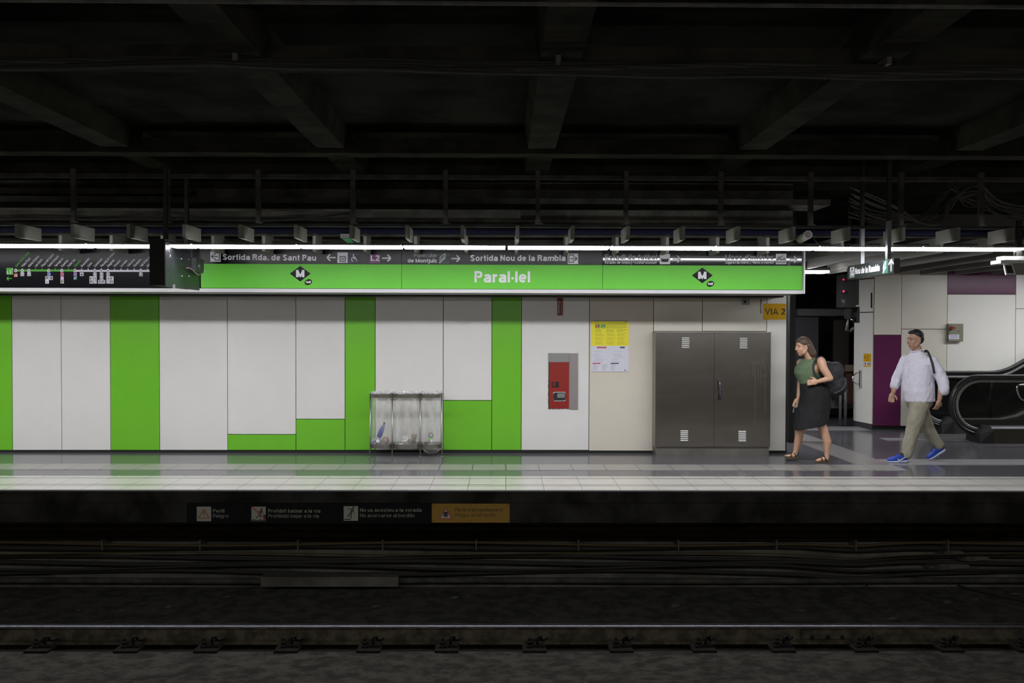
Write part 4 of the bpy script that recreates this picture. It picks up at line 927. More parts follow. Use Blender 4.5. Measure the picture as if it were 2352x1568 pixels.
# ================================================================ SMALL CEILING THINGS
em = thing('emergency_light', 'small grey and green emergency fitting behind the baffles above the lift pictogram', 'emergency light', Q(799, 548, 10.2))
wbox(784, 538, 804, 548, .06, 9.95).build('housing', mat('em_grey', (.15, .15, .14), .5), em)
m = MB(); m.prism([at(786, 548, 9.88), at(804, 548, 9.88), at(812, 557, 9.98), at(797, 557, 9.98)], (0, .06, 0)); m.build('green_face', mat('em_green', (.03, .20, .07), .4), em)
sp_ = thing('loudspeaker', 'pale cylindrical loudspeaker beside the baffles at the right end of the sign canopy', 'loudspeaker', Q(1850, 545, 9.8))
a, b = at(1856, 539, 9.72), at(1838, 549, 10.1)
MB().tube([a, b], .048, 20).build('tube', mat('speaker_grey', (.25, .25, .23), .45), sp_)
MB().tube([a - (b - a).normalized() * .004, a], .038, 20).build('grille', mat('speaker_grille', (.10, .085, .08), .7), sp_)
for k in range(2):
    pts = [at(1868, 545 + k, 10.0), at(1872, 552, 10.0), at(1880, 559 + 2 * k, 10.02), at(1884, 566, 10.05)]
    MB().tube(pts, .005, 6).build('cable', CABLE, label='thin black cable by the cylindrical loudspeaker', cat='cable', group='thin cables by the loudspeaker')
# hanging exit sign
hx0, hx1, hy0, hy1, hz0, hz1 = 3.932, 3.995, 8.76, 9.94, 2.252, 2.402
hs = thing('hanging_exit_sign', 'black hanging sign reading Nou de la Rambla with an upward arrow', 'sign', (3.96, 9.35, hz0))
box((hx0, hy0, hz0), (hx1, hy1, hz1)).build('sign_box', mat('hang_black', (.014, .014, .018), .35), hs)
HP = Plane((hx0, 0, 0), (-1, 0, 0), .0015)
def hq(u, v):  # u along from far (left in photo) to near, v up
    return (hy1 + (hy0 - hy1) * u, hz0 + (hz1 - hz0) * v)
class LP:
    """print laid out in the sign's own coordinates"""
    def pt(s, u, v, k=0): y, z = hq(u, v); return Vector((hx0 - .0015 - k * .00012, y, z))
    poly, rect, line, disc, text = Plane.poly, Plane.rect, Plane.line, Plane.disc, Plane.text
H_ = LP(); AR = (hy1 - hy0) / (hz1 - hz0)
def U(px): return (hy1 - HP.pt(px, 615).y) / (hy1 - hy0)
u = lambda px: U(px)
def thick(mb, pts, w, k=1):  # stroke in metres
    S = hy1 - hy0; Hh = hz1 - hz0
    for i, q in enumerate(strip2([(a * S, b * Hh) for a, b in pts], w / 2)): H_.poly(mb, [(a / S, b / Hh) for a, b in q], k + .02 * (i % 3))
m = MB(); H_.rect(m, u(1952.5), .12, u(1962.5), .88, .5); m.build('pictogram_field', LETT, hs)
m = MB(); a, b = u(1952.5), u(1962.5); g = lambda t_: a + (b - a) * t_
thick(m, [(g(.35), .5), (g(.15), .5), (g(.15), .2), (g(.85), .2), (g(.85), .5), (g(.65), .5)], .011, 2); thick(m, [(g(.5), .3), (g(.5), .8)], .011, 3); thick(m, [(g(.25), .62), (g(.5), .82), (g(.75), .62)], .011, 4); m.build('exit_pictogram', LETTD, hs)
m = MB(); S_, W_ = layout('Nou de la Rambla', .105); ua, ub = u(1964.5), u(2021)
for i, s_ in enumerate(S_):
    for q in strip2(s_, .105): H_.poly(m, [(ua + x / W_ * (ub - ua), .30 + y * .46) for x, y in q], 1 + .2 * (i % 4))
um = u(2047); ul = u(2052.5) - u(2041); thick(m, [(um, .15), (um, .88)], .022, 2); thick(m, [(um - ul * .5, .62), (um, .9), (um + ul * .5, .62)], .022, 3)
c1, c2 = u(2028), u(2035.5); gg = lambda t_: c1 + (c2 - c1) * t_
thick(m, [(gg(0), .12), (gg(1), .5)], .016, 3); thick(m, [(gg(.1), .35), (gg(.15), .58), (gg(.9), .9), (gg(.9), .66), (gg(.1), .35)], .013, 4)
m.build('lettering', LETT, hs, label='white lettering and arrow')
m = MB(); H_.rect(m, u(2029), .06, u(2040), .94, .4); m.build('green_badge', mat('badge_teal', (.03, .14, .10), .4), hs)
for py_, lab in ((9.60, 'far'), (8.935, 'near')):
    m = MB(); m.box((3.945, py_, hz1), (3.985, py_ + .05, 2.80)); m.build('hanger_post', mat('post_grey', (.16, .16, .17), .4, metal=.4), hs); box((3.947, py_ + .002, 2.80), (3.983, py_ + .048, 3.62)).build('upper_post', BLACK, hs)
# camera housing at the right edge
YCm = 9.1
cc = thing('security_camera', 'pale boxy security camera hanging near the right edge, over the purple panel', 'camera', Q(2330, 600, YCm))
CMW = mat('camera_white', (.62, .62, .62), .4); cb = lambda x0, y0, x1, y1, d0, d1: box((ax(x0, YCm, 600), YCm + d0, az(y1, YCm, 2330)), (ax(x1, YCm, 600), YCm + d1, az(y0, YCm, 2330)))
cb(2306, 588, 2400, 597.5, .0, .14).build('top_housing', CMW, cc); cb(2295, 597.5, 2400, 605, -.03, .16).build('visor', CMW, cc)
m = MB(); A_ = [at(x, y, YCm) for x, y in ((2306, 607), (2326, 607), (2332.5, 631), (2311, 631))]; m.prism(A_, (0, .02, 0)); m.build('window_frame', CMW, cc)
m = MB(); m.prism([at(x, y, YCm - .003) for x, y in ((2309, 609), (2323.5, 609), (2328.5, 627), (2313.5, 627))], (0, .004, 0)); m.build('window', mat('cam_glass', (.02, .02, .025), .1), cc)
m = MB(); m.prism([at(x, y, YCm + .02) for x, y in ((2326, 606), (2400, 606), (2400, 630), (2333, 630))], (0, .10, 0)); m.build('body', mat('camera_grey', (.27, .27, .26), .5), cc)
cb(2334, 566, 2339.5, 588, .03, .05).build('bracket', CHROME, cc); cb(2339.5, 520, 2350, 590, .02, .06).build('pole', BLACK, cc)
cb(2339.5, 505, 2350, 522, .02, .06).build('pole', BLACK, cc)
# signal
YS = 13.6
sg = thing('track_signal', 'black signal box with two red lights fixed beside the white service door', 'signal', Q(1950, 706, YS))
sgb = lambda x0, y0, x1, y1, d0, d1, m_, n_: box((ax(x0, YS, 680), YS + d0, az(y1, YS, 1950)), (ax(x1, YS, 680), YS + d1, az(y0, YS, 1950))).build(n_, m_, sg)
SGM = mat('signal_black', (.008, .008, .009), .55)
sgb(1932, 630, 1966, 706, 0, .2, SGM, 'box'); sgb(1966, 640, 1976, 700, .05, .15, mat('signal_bracket', (.07, .065, .06), .5), 'rear_bracket'); sgb(1952, 717, 1971, 729, .05, .1, SGM, 'arm'); sgb(1971, 704, 1976, 741, .02, .2, SGM, 'mount_plate')
sgb(1943, 706, 1956, 732, .02, .06, SGM, 'stem')
box((ax(1952, YS), YS + .08, az(632, YS)), (ax(1958, YS), YS + .12, 3.62)).build('ceiling_post', SGM, sg)
for y, s_ in ((642, 1.2), (669, 5)):
    c = at(1936, y, YS); m = MB(); m.tube([c, c + Vector((0, -.03, 0))], .026, 14); m.build('lamp_hood', SGM, sg)
    m = MB(); m.ell(c + Vector((0, -.025, 0)), (.019, .008, .019), 14, 8); m.build('red_lens', mat('red_lens%d' % y, (.2, .0, .01), .3, emit=((1, .01, .06), s_)), sg, label='glowing red lens')
SGP = Plane((0, YS - .001, 0), (0, -1, 0), .001); m = MB(); SGP.text(m, 'PIL2', 1933.5, 694, 1940.5, 694, 6, h=.07); SGP.text(m, '1', 1937, 701, 1938, 701, 5, h=.07); m.build('lettering', mat('sig_let', (.25, .25, .25), .5), sg)
lo = sg; pp = [at(1948, 733, YS), at(1946, 745, YS), at(1945, 758, YS), at(1952, 762, YS), at(1961, 752, YS)]
MB().tube(pp, [.012, .02, .03, .028, .02], 10).build('bell', mat('shade_dark', (.05, .05, .05), .4), lo); m = MB(); m.ell(at(1956, 734, YS), .018, 10, 8); m.build('bell_striker', CHROME, lo)

# ================================================================ PIT: RAIL, FASTENINGS, CABLES, SIGNS
rl = thing('railway_rail', 'steel running rail with a polished top in front of the dark pit', 'rail', (0, YR, -1.37))
zt0 = -1.2
prof = [(YR - .065, -1.372), (YR - .065, -1.36), (YR - .012, -1.342), (YR - .009, -1.245), (YR - .034, -1.232), (YR - .034, -1.204), (YR + .034, -1.204), (YR + .034, -1.232), (YR + .009, -1.245), (YR + .012, -1.342), (YR + .065, -1.36), (YR + .065, -1.372)]
MB().prism([(-14, y, z) for y, z in prof], (28, 0, 0)).build('rail_body', RUST, rl)
MB().prism([(-14, y, z) for y, z in [(YR - .036, -1.22)] + [(YR - .018 - .018 * math.cos(math.radians(a)), -1.214 + .014 * math.sin(math.radians(a))) for a in range(0, 91, 10)] + [(YR + .018, -1.2), (YR + .034, -1.206), (YR + .034, -1.22)]], (28, 0, 0)).build('rail_head', RAILTOP, rl, label='polished running surface')
f_ = box((ax(1845, YR), YR - .03, -1.335), (ax(1962, YR), YR - .008, -1.25)).build('fishplate', RUST, rl)
for px in (1865, 1902, 1934): c = at(px, 1462, YR - .03); m = MB(); m.tube([c, c + Vector((0, -.025, 0))], .016, 6); m.build('bolt', CLIPM, f_)
cl = [97, 300, 482, 665, 852, 1030, 1230, 1428, 1617, 1797, 1985, 2180, 2356]
def clip(x):
    t = thing('rail_fastening', 'rusty plate, bolt and clip holding the rail', 'rail fastening', (x, 8.3, -1.39), 'rail fastenings along the rail')
    box((x - .125, 8.20, -1.392), (x + .10, 8.40, -1.368)).build('base_plate', CLIPM, t)
    m = MB(); m.tube([(x - .055, 8.30, -1.37), (x - .055, 8.30, -1.34)], .034, 12); m.tube([(x - .055, 8.30, -1.34), (x - .055, 8.30, -1.305)], .026, 6); m.tube([(x - .055, 8.30, -1.305), (x - .055, 8.30, -1.275)], .014, 10); m.build('bolt', CLIPM, t)
    m = MB(); m.tube([(x + .02, 8.32, -1.36), (x + .015, 8.31, -1.30), (x + .03, 8.30, -1.265), (x + .055, 8.31, -1.272), (x + .05, 8.33, -1.30), (x + .075, 8.35, -1.315), (x + .12, 8.36, -1.295)], [.014, .014, .013, .013, .013, .014, .012], 8)
    m.box((x - .01, 8.28, -1.37), (x + .09, 8.38, -1.345)); m.build('clip', CLIPM, t)
    return t
first = None
for i, px in enumerate(cl):
    x = ax(px, 8.3, 1490); lab = 'rusty rail fastening at the foot of the rail, %s from the left' % ORD[i]
    if not first: first = clip(x); first['label'] = lab; fx = Vector(first.location)
    else: clone(first, (x, fx.y, fx.z), lab)
def smooth(raw, n=4):
    pts = []
    for i in range(len(raw) - 1):
        p0, p1, p2, p3 = raw[max(i - 1, 0)], raw[i], raw[i + 1], raw[min(i + 2, len(raw) - 1)]
        for j in range(n):
            t = j / n; pts.append(.5 * ((2 * p1) + (p2 - p0) * t + (2 * p0 - 5 * p1 + 4 * p2 - p3) * t * t + (3 * p1 - p0 - 3 * p2 + p3) * t ** 3))
    pts.append(raw[-1]); return pts
for k, (y, Y, r, mt, amp) in enumerate(((1213, 10.2, .03, GREYM, 1), (1222, 10.22, .022, CABLE, 2), (1235, 10.15, .016, CABLE, 2), (1249, 10.12, .017, CABLEY, 4), (1256, 10.2, .03, CABLE, 3), (1271, 10.1, .008, CABLEY, 3), (1280, 10.2, .02, CABLE, 4), (1292, 10.2, .026, CABLE, 4), (1303, 10.14, .015, CABLE, 6), (1314, 10.2, .022, CABLE, 5), (1333, 10.2, .035, GREYM, 1))):
    raw = [Vector((ax(px, Y, 1250), Y, az(y + amp * math.sin(px / 170 + k * 1.7) + (8 * math.exp(-((px - 1960) / 90) ** 2) if 2 < k < 10 else 0), Y))) for px in range(-60, 2450, 70)]
    MB().tube(smooth(raw, 3), r, 8).build('pit_cable', mt, label='long %s cable along the recess under the platform, %s from the top' % ({'dark_concrete': 'grey', 'grey_steel': 'grey', 'black_cable': 'black', 'ochre_cable': 'ochre'}[mt.name], ORD[k]), cat='cable', group='cables in the recess under the platform')
for i, px in enumerate((235, 460, 685, 880, 1095, 1330, 1560, 1786, 1968, 2180)):
    box((ax(px, 10.12) - .008, 10.08, az(1262, 10.12)), (ax(px, 10.12) + .008, 10.3, az(1238, 10.12))).build('cable_bracket', mat('bracket_grey', (.07, .065, .055), .5), label='small cable bracket under the platform, %s from the left' % ORD[i], cat='bracket', group='cable brackets under the platform')
box((ax(600, 10.1), 10.05, az(1344, 10.1)), (ax(916, 10.1), 10.25, az(1322, 10.1))).build('cable_trough', PITC, label='short grey trough lying at the foot of the pit wall', cat='trough')
MB().tube(smooth([Vector(fl(px, py, -1.37)) for px, py in ((1990, 1350), (2000, 1335), (2060, 1318), (2150, 1330), (2230, 1352), (2352, 1380), (2420, 1392))]), .012, 8).build('loose_cable', CABLE, label='loose black cable curving over the pit floor at the right', cat='cable')
SCR = mat('scrap', (.10, .095, .08), .8)
for i, (px, py) in enumerate(((12, 1404), (50, 1400), (182, 1403), (280, 1404), (386, 1395), (520, 1372), (860, 1395), (1042, 1374), (1075, 1372), (1550, 1393), (1840, 1404), (2048, 1422), (2175, 1384), (2240, 1378), (2330, 1365), (2335, 1300))):
    p = fl(px, py, -1.388); m = MB(); s_ = rnd.uniform(.02, .045); a = rnd.random() * 3
    m.prism([p + Vector((s_ * math.cos(a + b) * (1.6 if q % 2 else 1), s_ * math.sin(a + b), .004 * q)) for q, b in enumerate((0, 1.3, 2.4, 3.9, 5.1))], (0, 0, .004))
    m.build('litter_scrap', SCR, label='small pale scrap of litter on the pit floor, %s from the left' % ORD[i], cat='litter', group='litter scraps on the pit floor')
# slabs lying at the far right
for i, (x0, y0, x1, y1) in enumerate(((2175, 1272, 2230, 1279), (2215, 1285, 2290, 1293), (2145, 1303, 2245, 1312))):
    a, b = at(x0, y1, 10.0), at(x1, y0, 10.0); MB().prism([(a.x, 10.12, a.z), (a.x + .35 * (b.x - a.x), 10.12, a.z - .012), (b.x, 10.12, a.z + .008), (b.x - .04, 10.12, b.z), (a.x + .3 * (b.x - a.x), 10.12, b.z + .006), (a.x + .03, 10.12, b.z - .012)], (0, .18, 0)).build('concrete_lump', mat('pale_lump', (.075, .072, .062), .9, noise=.4, scale=8, spec=.08), label='pale concrete edge at the right end of the pit wall, %s from the top' % ORD[i], cat='concrete', group='pale concrete edges in the pit')
# warning signs
YWS = YE + .02
DPL = mat('sign_plate_dark', (.0065, .0065, .007), .7, spec=.1); PALE = mat('faded_white', (.27, .285, .235), .6, spec=.1); TXT = mat('faded_text', (.19, .19, .165), .6, spec=.1); WRED = mat('faded_red', (.30, .05, .03), .6)
def wsign(x0, x1, lab, m_=DPL, y0=1155.5, y1=1201):
    return box((ax(x0, YWS, 1180), YWS - .008, az(y1, YWS)), (ax(x1, YWS, 1180), YWS, az(y0, YWS))).build('warning_sign', m_, label=lab, cat='sign', group='warning signs on the platform face')
SPl = Plane((0, YWS - .008, 0), (0, -1, 0), .001)
s1 = wsign(430, 566, 'dark warning sign with a red triangle reading Perill Peligro'); s2 = wsign(567, 782, 'dark warning sign reading Prohibit baixar a la via'); s3 = wsign(783, 990, 'dark warning sign reading No us acosteu a la vorada'); s4 = wsign(992, 1170.5, "yellow warning sign reading Perill d'atropellament", mat('faded_yellow', (.26, .145, .011), .6), 1156, 1199.5)
for s_, x0, y0 in ((s1, 452, 1163), (s2, 577.5, 1163), (s3, 789.5, 1162)):
    m = MB(); SPl.rect(m, x0, y0, x0 + 33, y0 + 33.5, .3); m.build('pictogram_field', PALE, s_)
m = MB(); SPl.text(m, 'Perill', 489, 1176.8, 515.5, 1176.8, 8.2, h=.095); SPl.text(m, 'Peligro', 489, 1188.4, 524.5, 1188.4, 8.2, h=.07); m.build('lettering', TXT, s1)
m = MB(); SPl.line(m, [(468.3, 1170), (480.5, 1189.5), (456, 1189.5), (468.3, 1170)], 2.6, 1); m.build('red_triangle', WRED, s1)
m = MB(); SPl.line(m, [(468.3, 1174.5), (468.3, 1182.5)], 1.5, 1); SPl.disc(m, 468.3, 1185.6, .9, k=1); m.build('exclamation_mark', LETTD, s1)
m = MB(); SPl.text(m, 'Prohibit baixar a la via', 616, 1176.8, 736, 1176.8, 8.2, h=.095); SPl.text(m, 'Prohibido bajar a la vía', 616, 1188.4, 732.5, 1188.4, 8.2, h=.07); m.build('lettering', TXT, s2)
m = MB(); SPl.disc(m, 601, 1168.3, 2.2, k=1); SPl.line(m, [(600.5, 1170.5), (598, 1180)], 4, 1); SPl.line(m, [(598, 1180), (593.5, 1184), (588.5, 1189.5)], 2.2, 2); SPl.line(m, [(598.5, 1180), (597, 1184), (599, 1188)], 2.2, 2.4); SPl.line(m, [(600, 1172), (595, 1174.5), (592, 1179)], 1.5, 2); SPl.line(m, [(602, 1171.5), (604.5, 1180)], 1.6, 2.4)
SPl.rect(m, 578, 1193.5, 606, 1196, 1); SPl.rect(m, 581, 1191.5, 584, 1194, 1); SPl.rect(m, 597, 1191.5, 600, 1194, 1); SPl.rect(m, 605, 1181.5, 610.5, 1196, 1); m.build('walking_figure', LETTD, s2)
m = MB(); SPl.line(m, [(579, 1163.5), (610, 1193)], 2.8, 4); m.build('red_bar', WRED, s2)
m = MB(); SPl.text(m, 'No us acosteu a la vorada', 827, 1175, 968.5, 1175, 8.4, h=.095); SPl.text(m, 'No acercarse al bordillo', 827, 1187.3, 952.5, 1187.3, 8.2, h=.07); m.build('lettering', TXT, s3)
m = MB(); SPl.disc(m, 812, 1165.3, 2.4, k=1); SPl.line(m, [(810, 1168.5), (806.5, 1176)], 4.4, 1); SPl.line(m, [(806.5, 1176), (798, 1187)], 2.4, 2); SPl.line(m, [(807, 1176), (806, 1190)], 2.4, 2.4); SPl.line(m, [(810.5, 1169), (799, 1168)], 1.8, 2); SPl.line(m, [(811.5, 1170), (813, 1178)], 1.8, 2.4); SPl.rect(m, 790, 1191, 806, 1193.5, 1); m.build('leaning_figure', LETTD, s3)
m = MB(); SPl.text(m, "Perill d'atropellament", 1045, 1174, 1155, 1174, 7.6, h=.095); SPl.text(m, 'Peligro de atropello', 1045, 1186, 1138.5, 1186, 7.6, h=.07); m.build('lettering', mat('brown_text', (.07, .045, .01), .6), s4)
m = MB(); SPl.poly(m, [(1023.5, 1164), (1039.5, 1191.5), (1007.5, 1191.5)], .4); m.build('red_triangle', WRED, s4)
m = MB(); SPl.poly(m, [(1023.5, 1169), (1035.5, 1189.6), (1011.5, 1189.6)], .9); m.build('white_triangle', mat('faded_pink', (.40, .34, .34), .6), s4)
m = MB(); SPl.poly(m, rrect(1018.7, 1174.8, 1028.3, 1186, 2.4), 1.6); SPl.line(m, [(1020.5, 1186), (1020, 1188.5)], 1, 1.6); SPl.line(m, [(1026.5, 1186), (1027, 1188.5)], 1, 1.6); m.build('train_pictogram', LETTD, s4)
m = MB()
for x in (995.5, 1081.5, 1167):
    for y in (1159.5, 1195.5): SPl.disc(m, x, y, 1.3, k=1)
m.build('screw_heads', mat('brown_text', (0, 0, 0)), s4)

# ================================================================ ESCALATOR
YN, YF2 = 12.95, 14.0
es = thing('escalator', 'escalator with black handrails rising to the right, behind the walking man', 'escalator', (7.6, 13.4, 0))
HRM = mat('handrail_rubber', (.016, .015, .015), .28); TRIM = mat('handrail_trim', (.17, .17, .165), .42, metal=.3); GLS = film('balustrade_glass', (.006, .008, .008), .45, .05); BLG = mat('balustrade_dark', (.006, .007, .007), .12)
ecx, ecz, R0 = (2258 - 1157) * YN / 2000, 1.7 - (929 - 751.5) * YN / 2000, .44
def epath(rx, rz, Y, end=262, xs=7.85, off=0, n=22):
    pts = []
    a30 = math.radians(30); Rc = .85
    zt_ = ecz + rz
    far = []
    for i in range(7): a = a30 * i / 6; far.append((xs + Rc * math.sin(a), zt_ + Rc * (1 - math.cos(a))))
    lx_, lz_ = far[-1]; far.append((lx_ + 2.5 * math.cos(a30), lz_ + 2.5 * math.sin(a30)))
    for x, z in reversed(far): pts.append(Vector((x, Y, z)))
    for i in range(n + 1):
        a = math.radians(90 + (end - 90) * i / n); pts.append(Vector((ecx + rx * math.cos(a), Y, ecz + rz * math.sin(a))))
    return pts
def band(pts, half, t_in, t_out):
    m = MB(); rings = []
    for i, p in enumerate(pts):
        d_ = (pts[min(i + 1, len(pts) - 1)] - pts[max(i - 1, 0)]).normalized(); nn = Vector((d_.z, 0, -d_.x))
        rings.append([p + Vector((0, a * half, 0)) + nn * b for a, b in ((-1, -t_in), (-1, t_out * .4), (-.7, t_out), (.7, t_out), (1, t_out * .4), (1, -t_in))])
    m.loft(rings, smooth=True); return m
for Y, lab in ((YN, 'near'), (YF2, 'far')):
    band(epath(.435, .435, Y, 268), .042, .022, .022).build('handrail', HRM, es, label='black rubber handrail on the %s side' % lab)
    band(epath(.40, .40, Y, 266), .026, .02, .012).build('handrail_guide', mat('guide_dark', (.03, .03, .03), .4), es)
    band(epath(.362, .362, Y, 264), .03, .022, .022).build('handrail_trim', TRIM, es, label='grey metal trim under the handrail')
    pts = epath(.36, .36, Y, 270); low = []
    lowz = .24
    a30 = math.radians(30)
    bottom = [Vector((ecx, Y, lowz)), Vector((8.0, Y, lowz)), Vector((8.4, Y, lowz + .10)), Vector((10.9, Y, lowz + .10 + 2.5 * math.tan(a30)))]
    m = MB(); m.prism([p for p in pts[::-1]] [:0] + pts + bottom, (0, .012, 0)); m.build('balustrade_panel', GLS if lab == 'near' else BLG, es)
    y0 = 12.73 if lab == 'near' else 13.85
    zd_ = .215 if lab == 'near' else .235
    bxs = ecx + .06
    sk = [(bxs, 0), (10.5, 0), (10.5, zd_ + 1.3), (8.5, zd_ + .16), (8.25, zd_ + .05), (8.0, zd_), (bxs, zd_)]
    m = MB(); m.prism([(x, y0, z) for x, z in sk], (0, .44, 0)); so = m.build('skirt', mat('skirt_bronze', (.075, .070, .058), .4, metal=.5, noise=.08), es)
    m = MB(); m.prism([(x, y0 - .002, z) for x, z in ((bxs, zd_), (8.0, zd_), (8.25, zd_ + .05), (8.5, zd_ + .16), (10.5, zd_ + 1.3), (10.5, zd_ + 1.31), (8.5, zd_ + .17), (8.25, zd_ + .06), (8.0, zd_ + .008), (bxs, zd_ + .008))], (0, .44, 0)); m.build('deck_cover', mat('deck_grey', (.36, .35, .36), .4, metal=.4), es)
    m = MB(); m.loft([[(ecx - .10, y0 + .02, 0), (bxs + .02, y0 - .02, 0), (bxs + .02, y0 + .46, 0), (ecx - .10, y0 + .42, 0)], [(ecx - .10, y0 + .04, .14), (bxs + .02, y0 - .02, zd_ - .02), (bxs + .02, y0 + .46, zd_ - .02), (ecx - .10, y0 + .40, .14)], [(ecx - .0, y0 + .10, zd_ + .03), (bxs + .0, y0 + .04, zd_ + .04), (bxs, y0 + .40, zd_ + .04), (ecx, y0 + .34, zd_ + .03)]], smooth=False)
    m.build('newel_base', mat('newel_black', (.012, .012, .013), .5), es)
m = box((6.4, 13.17, 0), (8.0, 13.85, .006)); m.build('floor_plate', mat('comb_plate', (.2, .2, .2), .35, metal=.6), es)
for i in range(5): box((8.0 + .4 * i, 13.18, -.05), (8.4 + .4 * i, 13.84, .02 + max(0, i - 0) * .2)).build('step', mat('step_metal', (.12, .12, .12), .4, metal=.7), es)
hb_ = thing('queue_handle', 'polished chrome tube loop at the right edge in front of the escalator', 'handrail', (ax(2375, 12.4), 12.4, 0))
pts = smooth([at(x, y, 12.4) for x, y in ((2376, 884), (2352, 883.5), (2341, 884.5), (2336, 889), (2336.5, 897), (2341, 910), (2346, 916), (2353, 918.5), (2376, 918.5))])
MB().tube(pts, .013, 10).build('loop', CHROME, hb_); MB().tube([(ax(2376, 12.4), 12.4, 0), (ax(2376, 12.4), 12.4, az(880, 12.4))], .022, 10).build('post', CHROME, hb_)
# ================================================================ PEOPLE
def J(px, py, dy=0.0, D=11.0):
    q = at(px, py, D); return Vector((q.x, D + dy, q.z))
from mathutils import noise as NZ
def fold(amp, f, seed):
    return lambda p: amp * 1.3 * (NZ.noise(Vector((p.x * 9 + seed, p.y * 9, p.z * 7 + p.x * 5))) + .6 * NZ.noise(Vector((p.x * 22, p.y * 20 + seed, p.z * 15 - p.x * 12))) + .25 * NZ.noise(Vector((p.x * 60, p.y * 60 + seed, p.z * 50))))
def fold_old(amp, f, seed):
    return lambda p: amp * (math.sin(p.z * f + 3 * math.sin(p.x * 9 + seed)) * .6 + math.sin(p.z * f * 2.1 + p.x * 30 + seed) * .4 + math.sin(p.x * 40 + p.y * 35 + p.z * 14 + seed) * .35)
def rings(spec, D, n=24):
    """spec: (px, py, half width px, half depth m, dy, skew z)"""
    out = []
    for px, py, hw, hd, dy, sk in spec:
        c = J(px, py, dy, D); r_ = hw * D / 2000
        out.append([c + Vector((r_ * math.cos(2 * math.pi * j / n), hd * math.sin(2 * math.pi * j / n), sk * math.cos(2 * math.pi * j / n))) for j in range(n)])
    return out
def hand(m, wrist, dirv, back, sgn=1, curl=.5, L=.085):
    """palm and five bent fingers; dirv from wrist to knuckles, back = direction of the back of the hand"""
    d = dirv.normalized(); b = (back - d * back.dot(d)).normalized(); s_ = d.cross(b) * sgn
    pal = wrist + d * L * .55
    R3 = Matrix((s_, d, b)).transposed()
    m.ell(pal, (.040, .052, .017), 12, 8, rot=R3); m.cap(wrist - d * .02, .026, pal, .02)
    for k, (o, ln, r_) in enumerate(((-.029, .062, .0078), (-.010, .074, .0085), (.010, .078, .0088), (.029, .070, .0085))):
        a = wrist + d * L + s_ * o; c1 = curl * (1 + .12 * k)
        d1 = d * math.cos(c1 * .5) - b * math.sin(c1 * .5); d2 = d * math.cos(c1 * 1.2) - b * math.sin(c1 * 1.2); d3 = d * math.cos(c1 * 1.9) - b * math.sin(c1 * 1.9)
        p1 = a + d1 * ln * .48; p2 = p1 + d2 * ln * .3; p3 = p2 + d3 * ln * .24
        m.cap(a - d * .015, r_ * 1.12, p1, r_ * 1.02, 10); m.cap(p1, r_ * 1.02, p2, r_ * .95, 10); m.cap(p2, r_ * .95, p3, r_ * .82, 10)
    t0_ = wrist + d * L * .35 + s_ * .028; t1_ = t0_ + (d * .6 + s_ * .8 - b * .25).normalized() * .032; t2_ = t1_ + (d * .9 + s_ * .3 - b * .3).normalized() * .030
    m.cap(t0_, .013, t1_, .011, 10); m.cap(t1_, .011, t2_, .009, 10)
def head(m, c, f, up_, s=1.0):
    """f: facing direction; returns local frame"""
    f = f.normalized(); up_ = (up_ - f * up_.dot(f)).normalized(); l = up_.cross(f)
    R3 = Matrix((f, l, up_)).transposed()
    P = lambda a, b, c_: c + (f * a + l * b + up_ * c_) * s
    m.ell(P(-.012, 0, .03), (.093 * s, .074 * s, .088 * s), 20, 14, rot=R3)
    m.ell(P(.022, 0, -.035), (.066 * s, .060 * s, .080 * s), 18, 12, rot=R3)
    m.cap(P(.048, 0, -.092), .026 * s, P(.030, 0, -.085), .036 * s)
    for b in (-1, 1):
        m.cap(P(.02, b * .042, -.075), .024 * s, P(-.02, b * .055, -.03), .022 * s)
        m.ell(P(.066, b * .030, .018), (.014 * s, .024 * s, .010 * s), 12, 8, rot=R3)
        m.ell(P(.045, b * .034, -.034), (.026 * s, .025 * s, .030 * s), 12, 8, rot=R3)
        m.ell(P(-.012, b * .074, -.012), (.020 * s, .009 * s, .032 * s), 12, 8, rot=R3)
    m.cap(P(.083, 0, .010), .009 * s, P(.102, 0, -.026), .0125 * s); m.ell(P(.094, 0, -.030), (.012 * s, .019 * s, .010 * s), 10, 8, rot=R3)
    m.ell(P(.074, 0, -.060), (.016 * s, .028 * s, .018 * s), 12, 8, rot=R3)
    return P, R3
def face_bits(P, R3, root, s, iris=(.05, .03, .02), lipc=(.35, .12, .10), browc=(.02, .015, .012)):
    for b in (-1, 1):
        m = MB(); m.ell(P(.0665, b * .031, -.001), (.012 * s, .0135 * s, .0075 * s), 12, 10, rot=R3); e = m.build('eye', mat('eye_white', (.38, .36, .34), .4), root)
        m = MB(); m.ell(P(.0760, b * .031, -.001), (.004 * s, .006 * s, .006 * s), 10, 8, rot=R3); m.build('iris', mat('iris', iris, .2), e)
        m = MB(); m.tube([P(.080, b * .013, .022), P(.079, b * .03, .0255), P(.063, b * .050, .019)], [.0022 * s, .003 * s, .0015 * s], 6); m.build('eyebrow', mat('brow', browc, .8), root)
    m = MB(); m.ell(P(.083, 0, -.0575), (.008 * s, .021 * s, .0038 * s), 12, 8, rot=R3); m.ell(P(.082, 0, -.0655), (.008 * s, .018 * s, .0045 * s), 12, 8, rot=R3); m.build('lips', mat('lip%g' % lipc[0], lipc, .45), root)
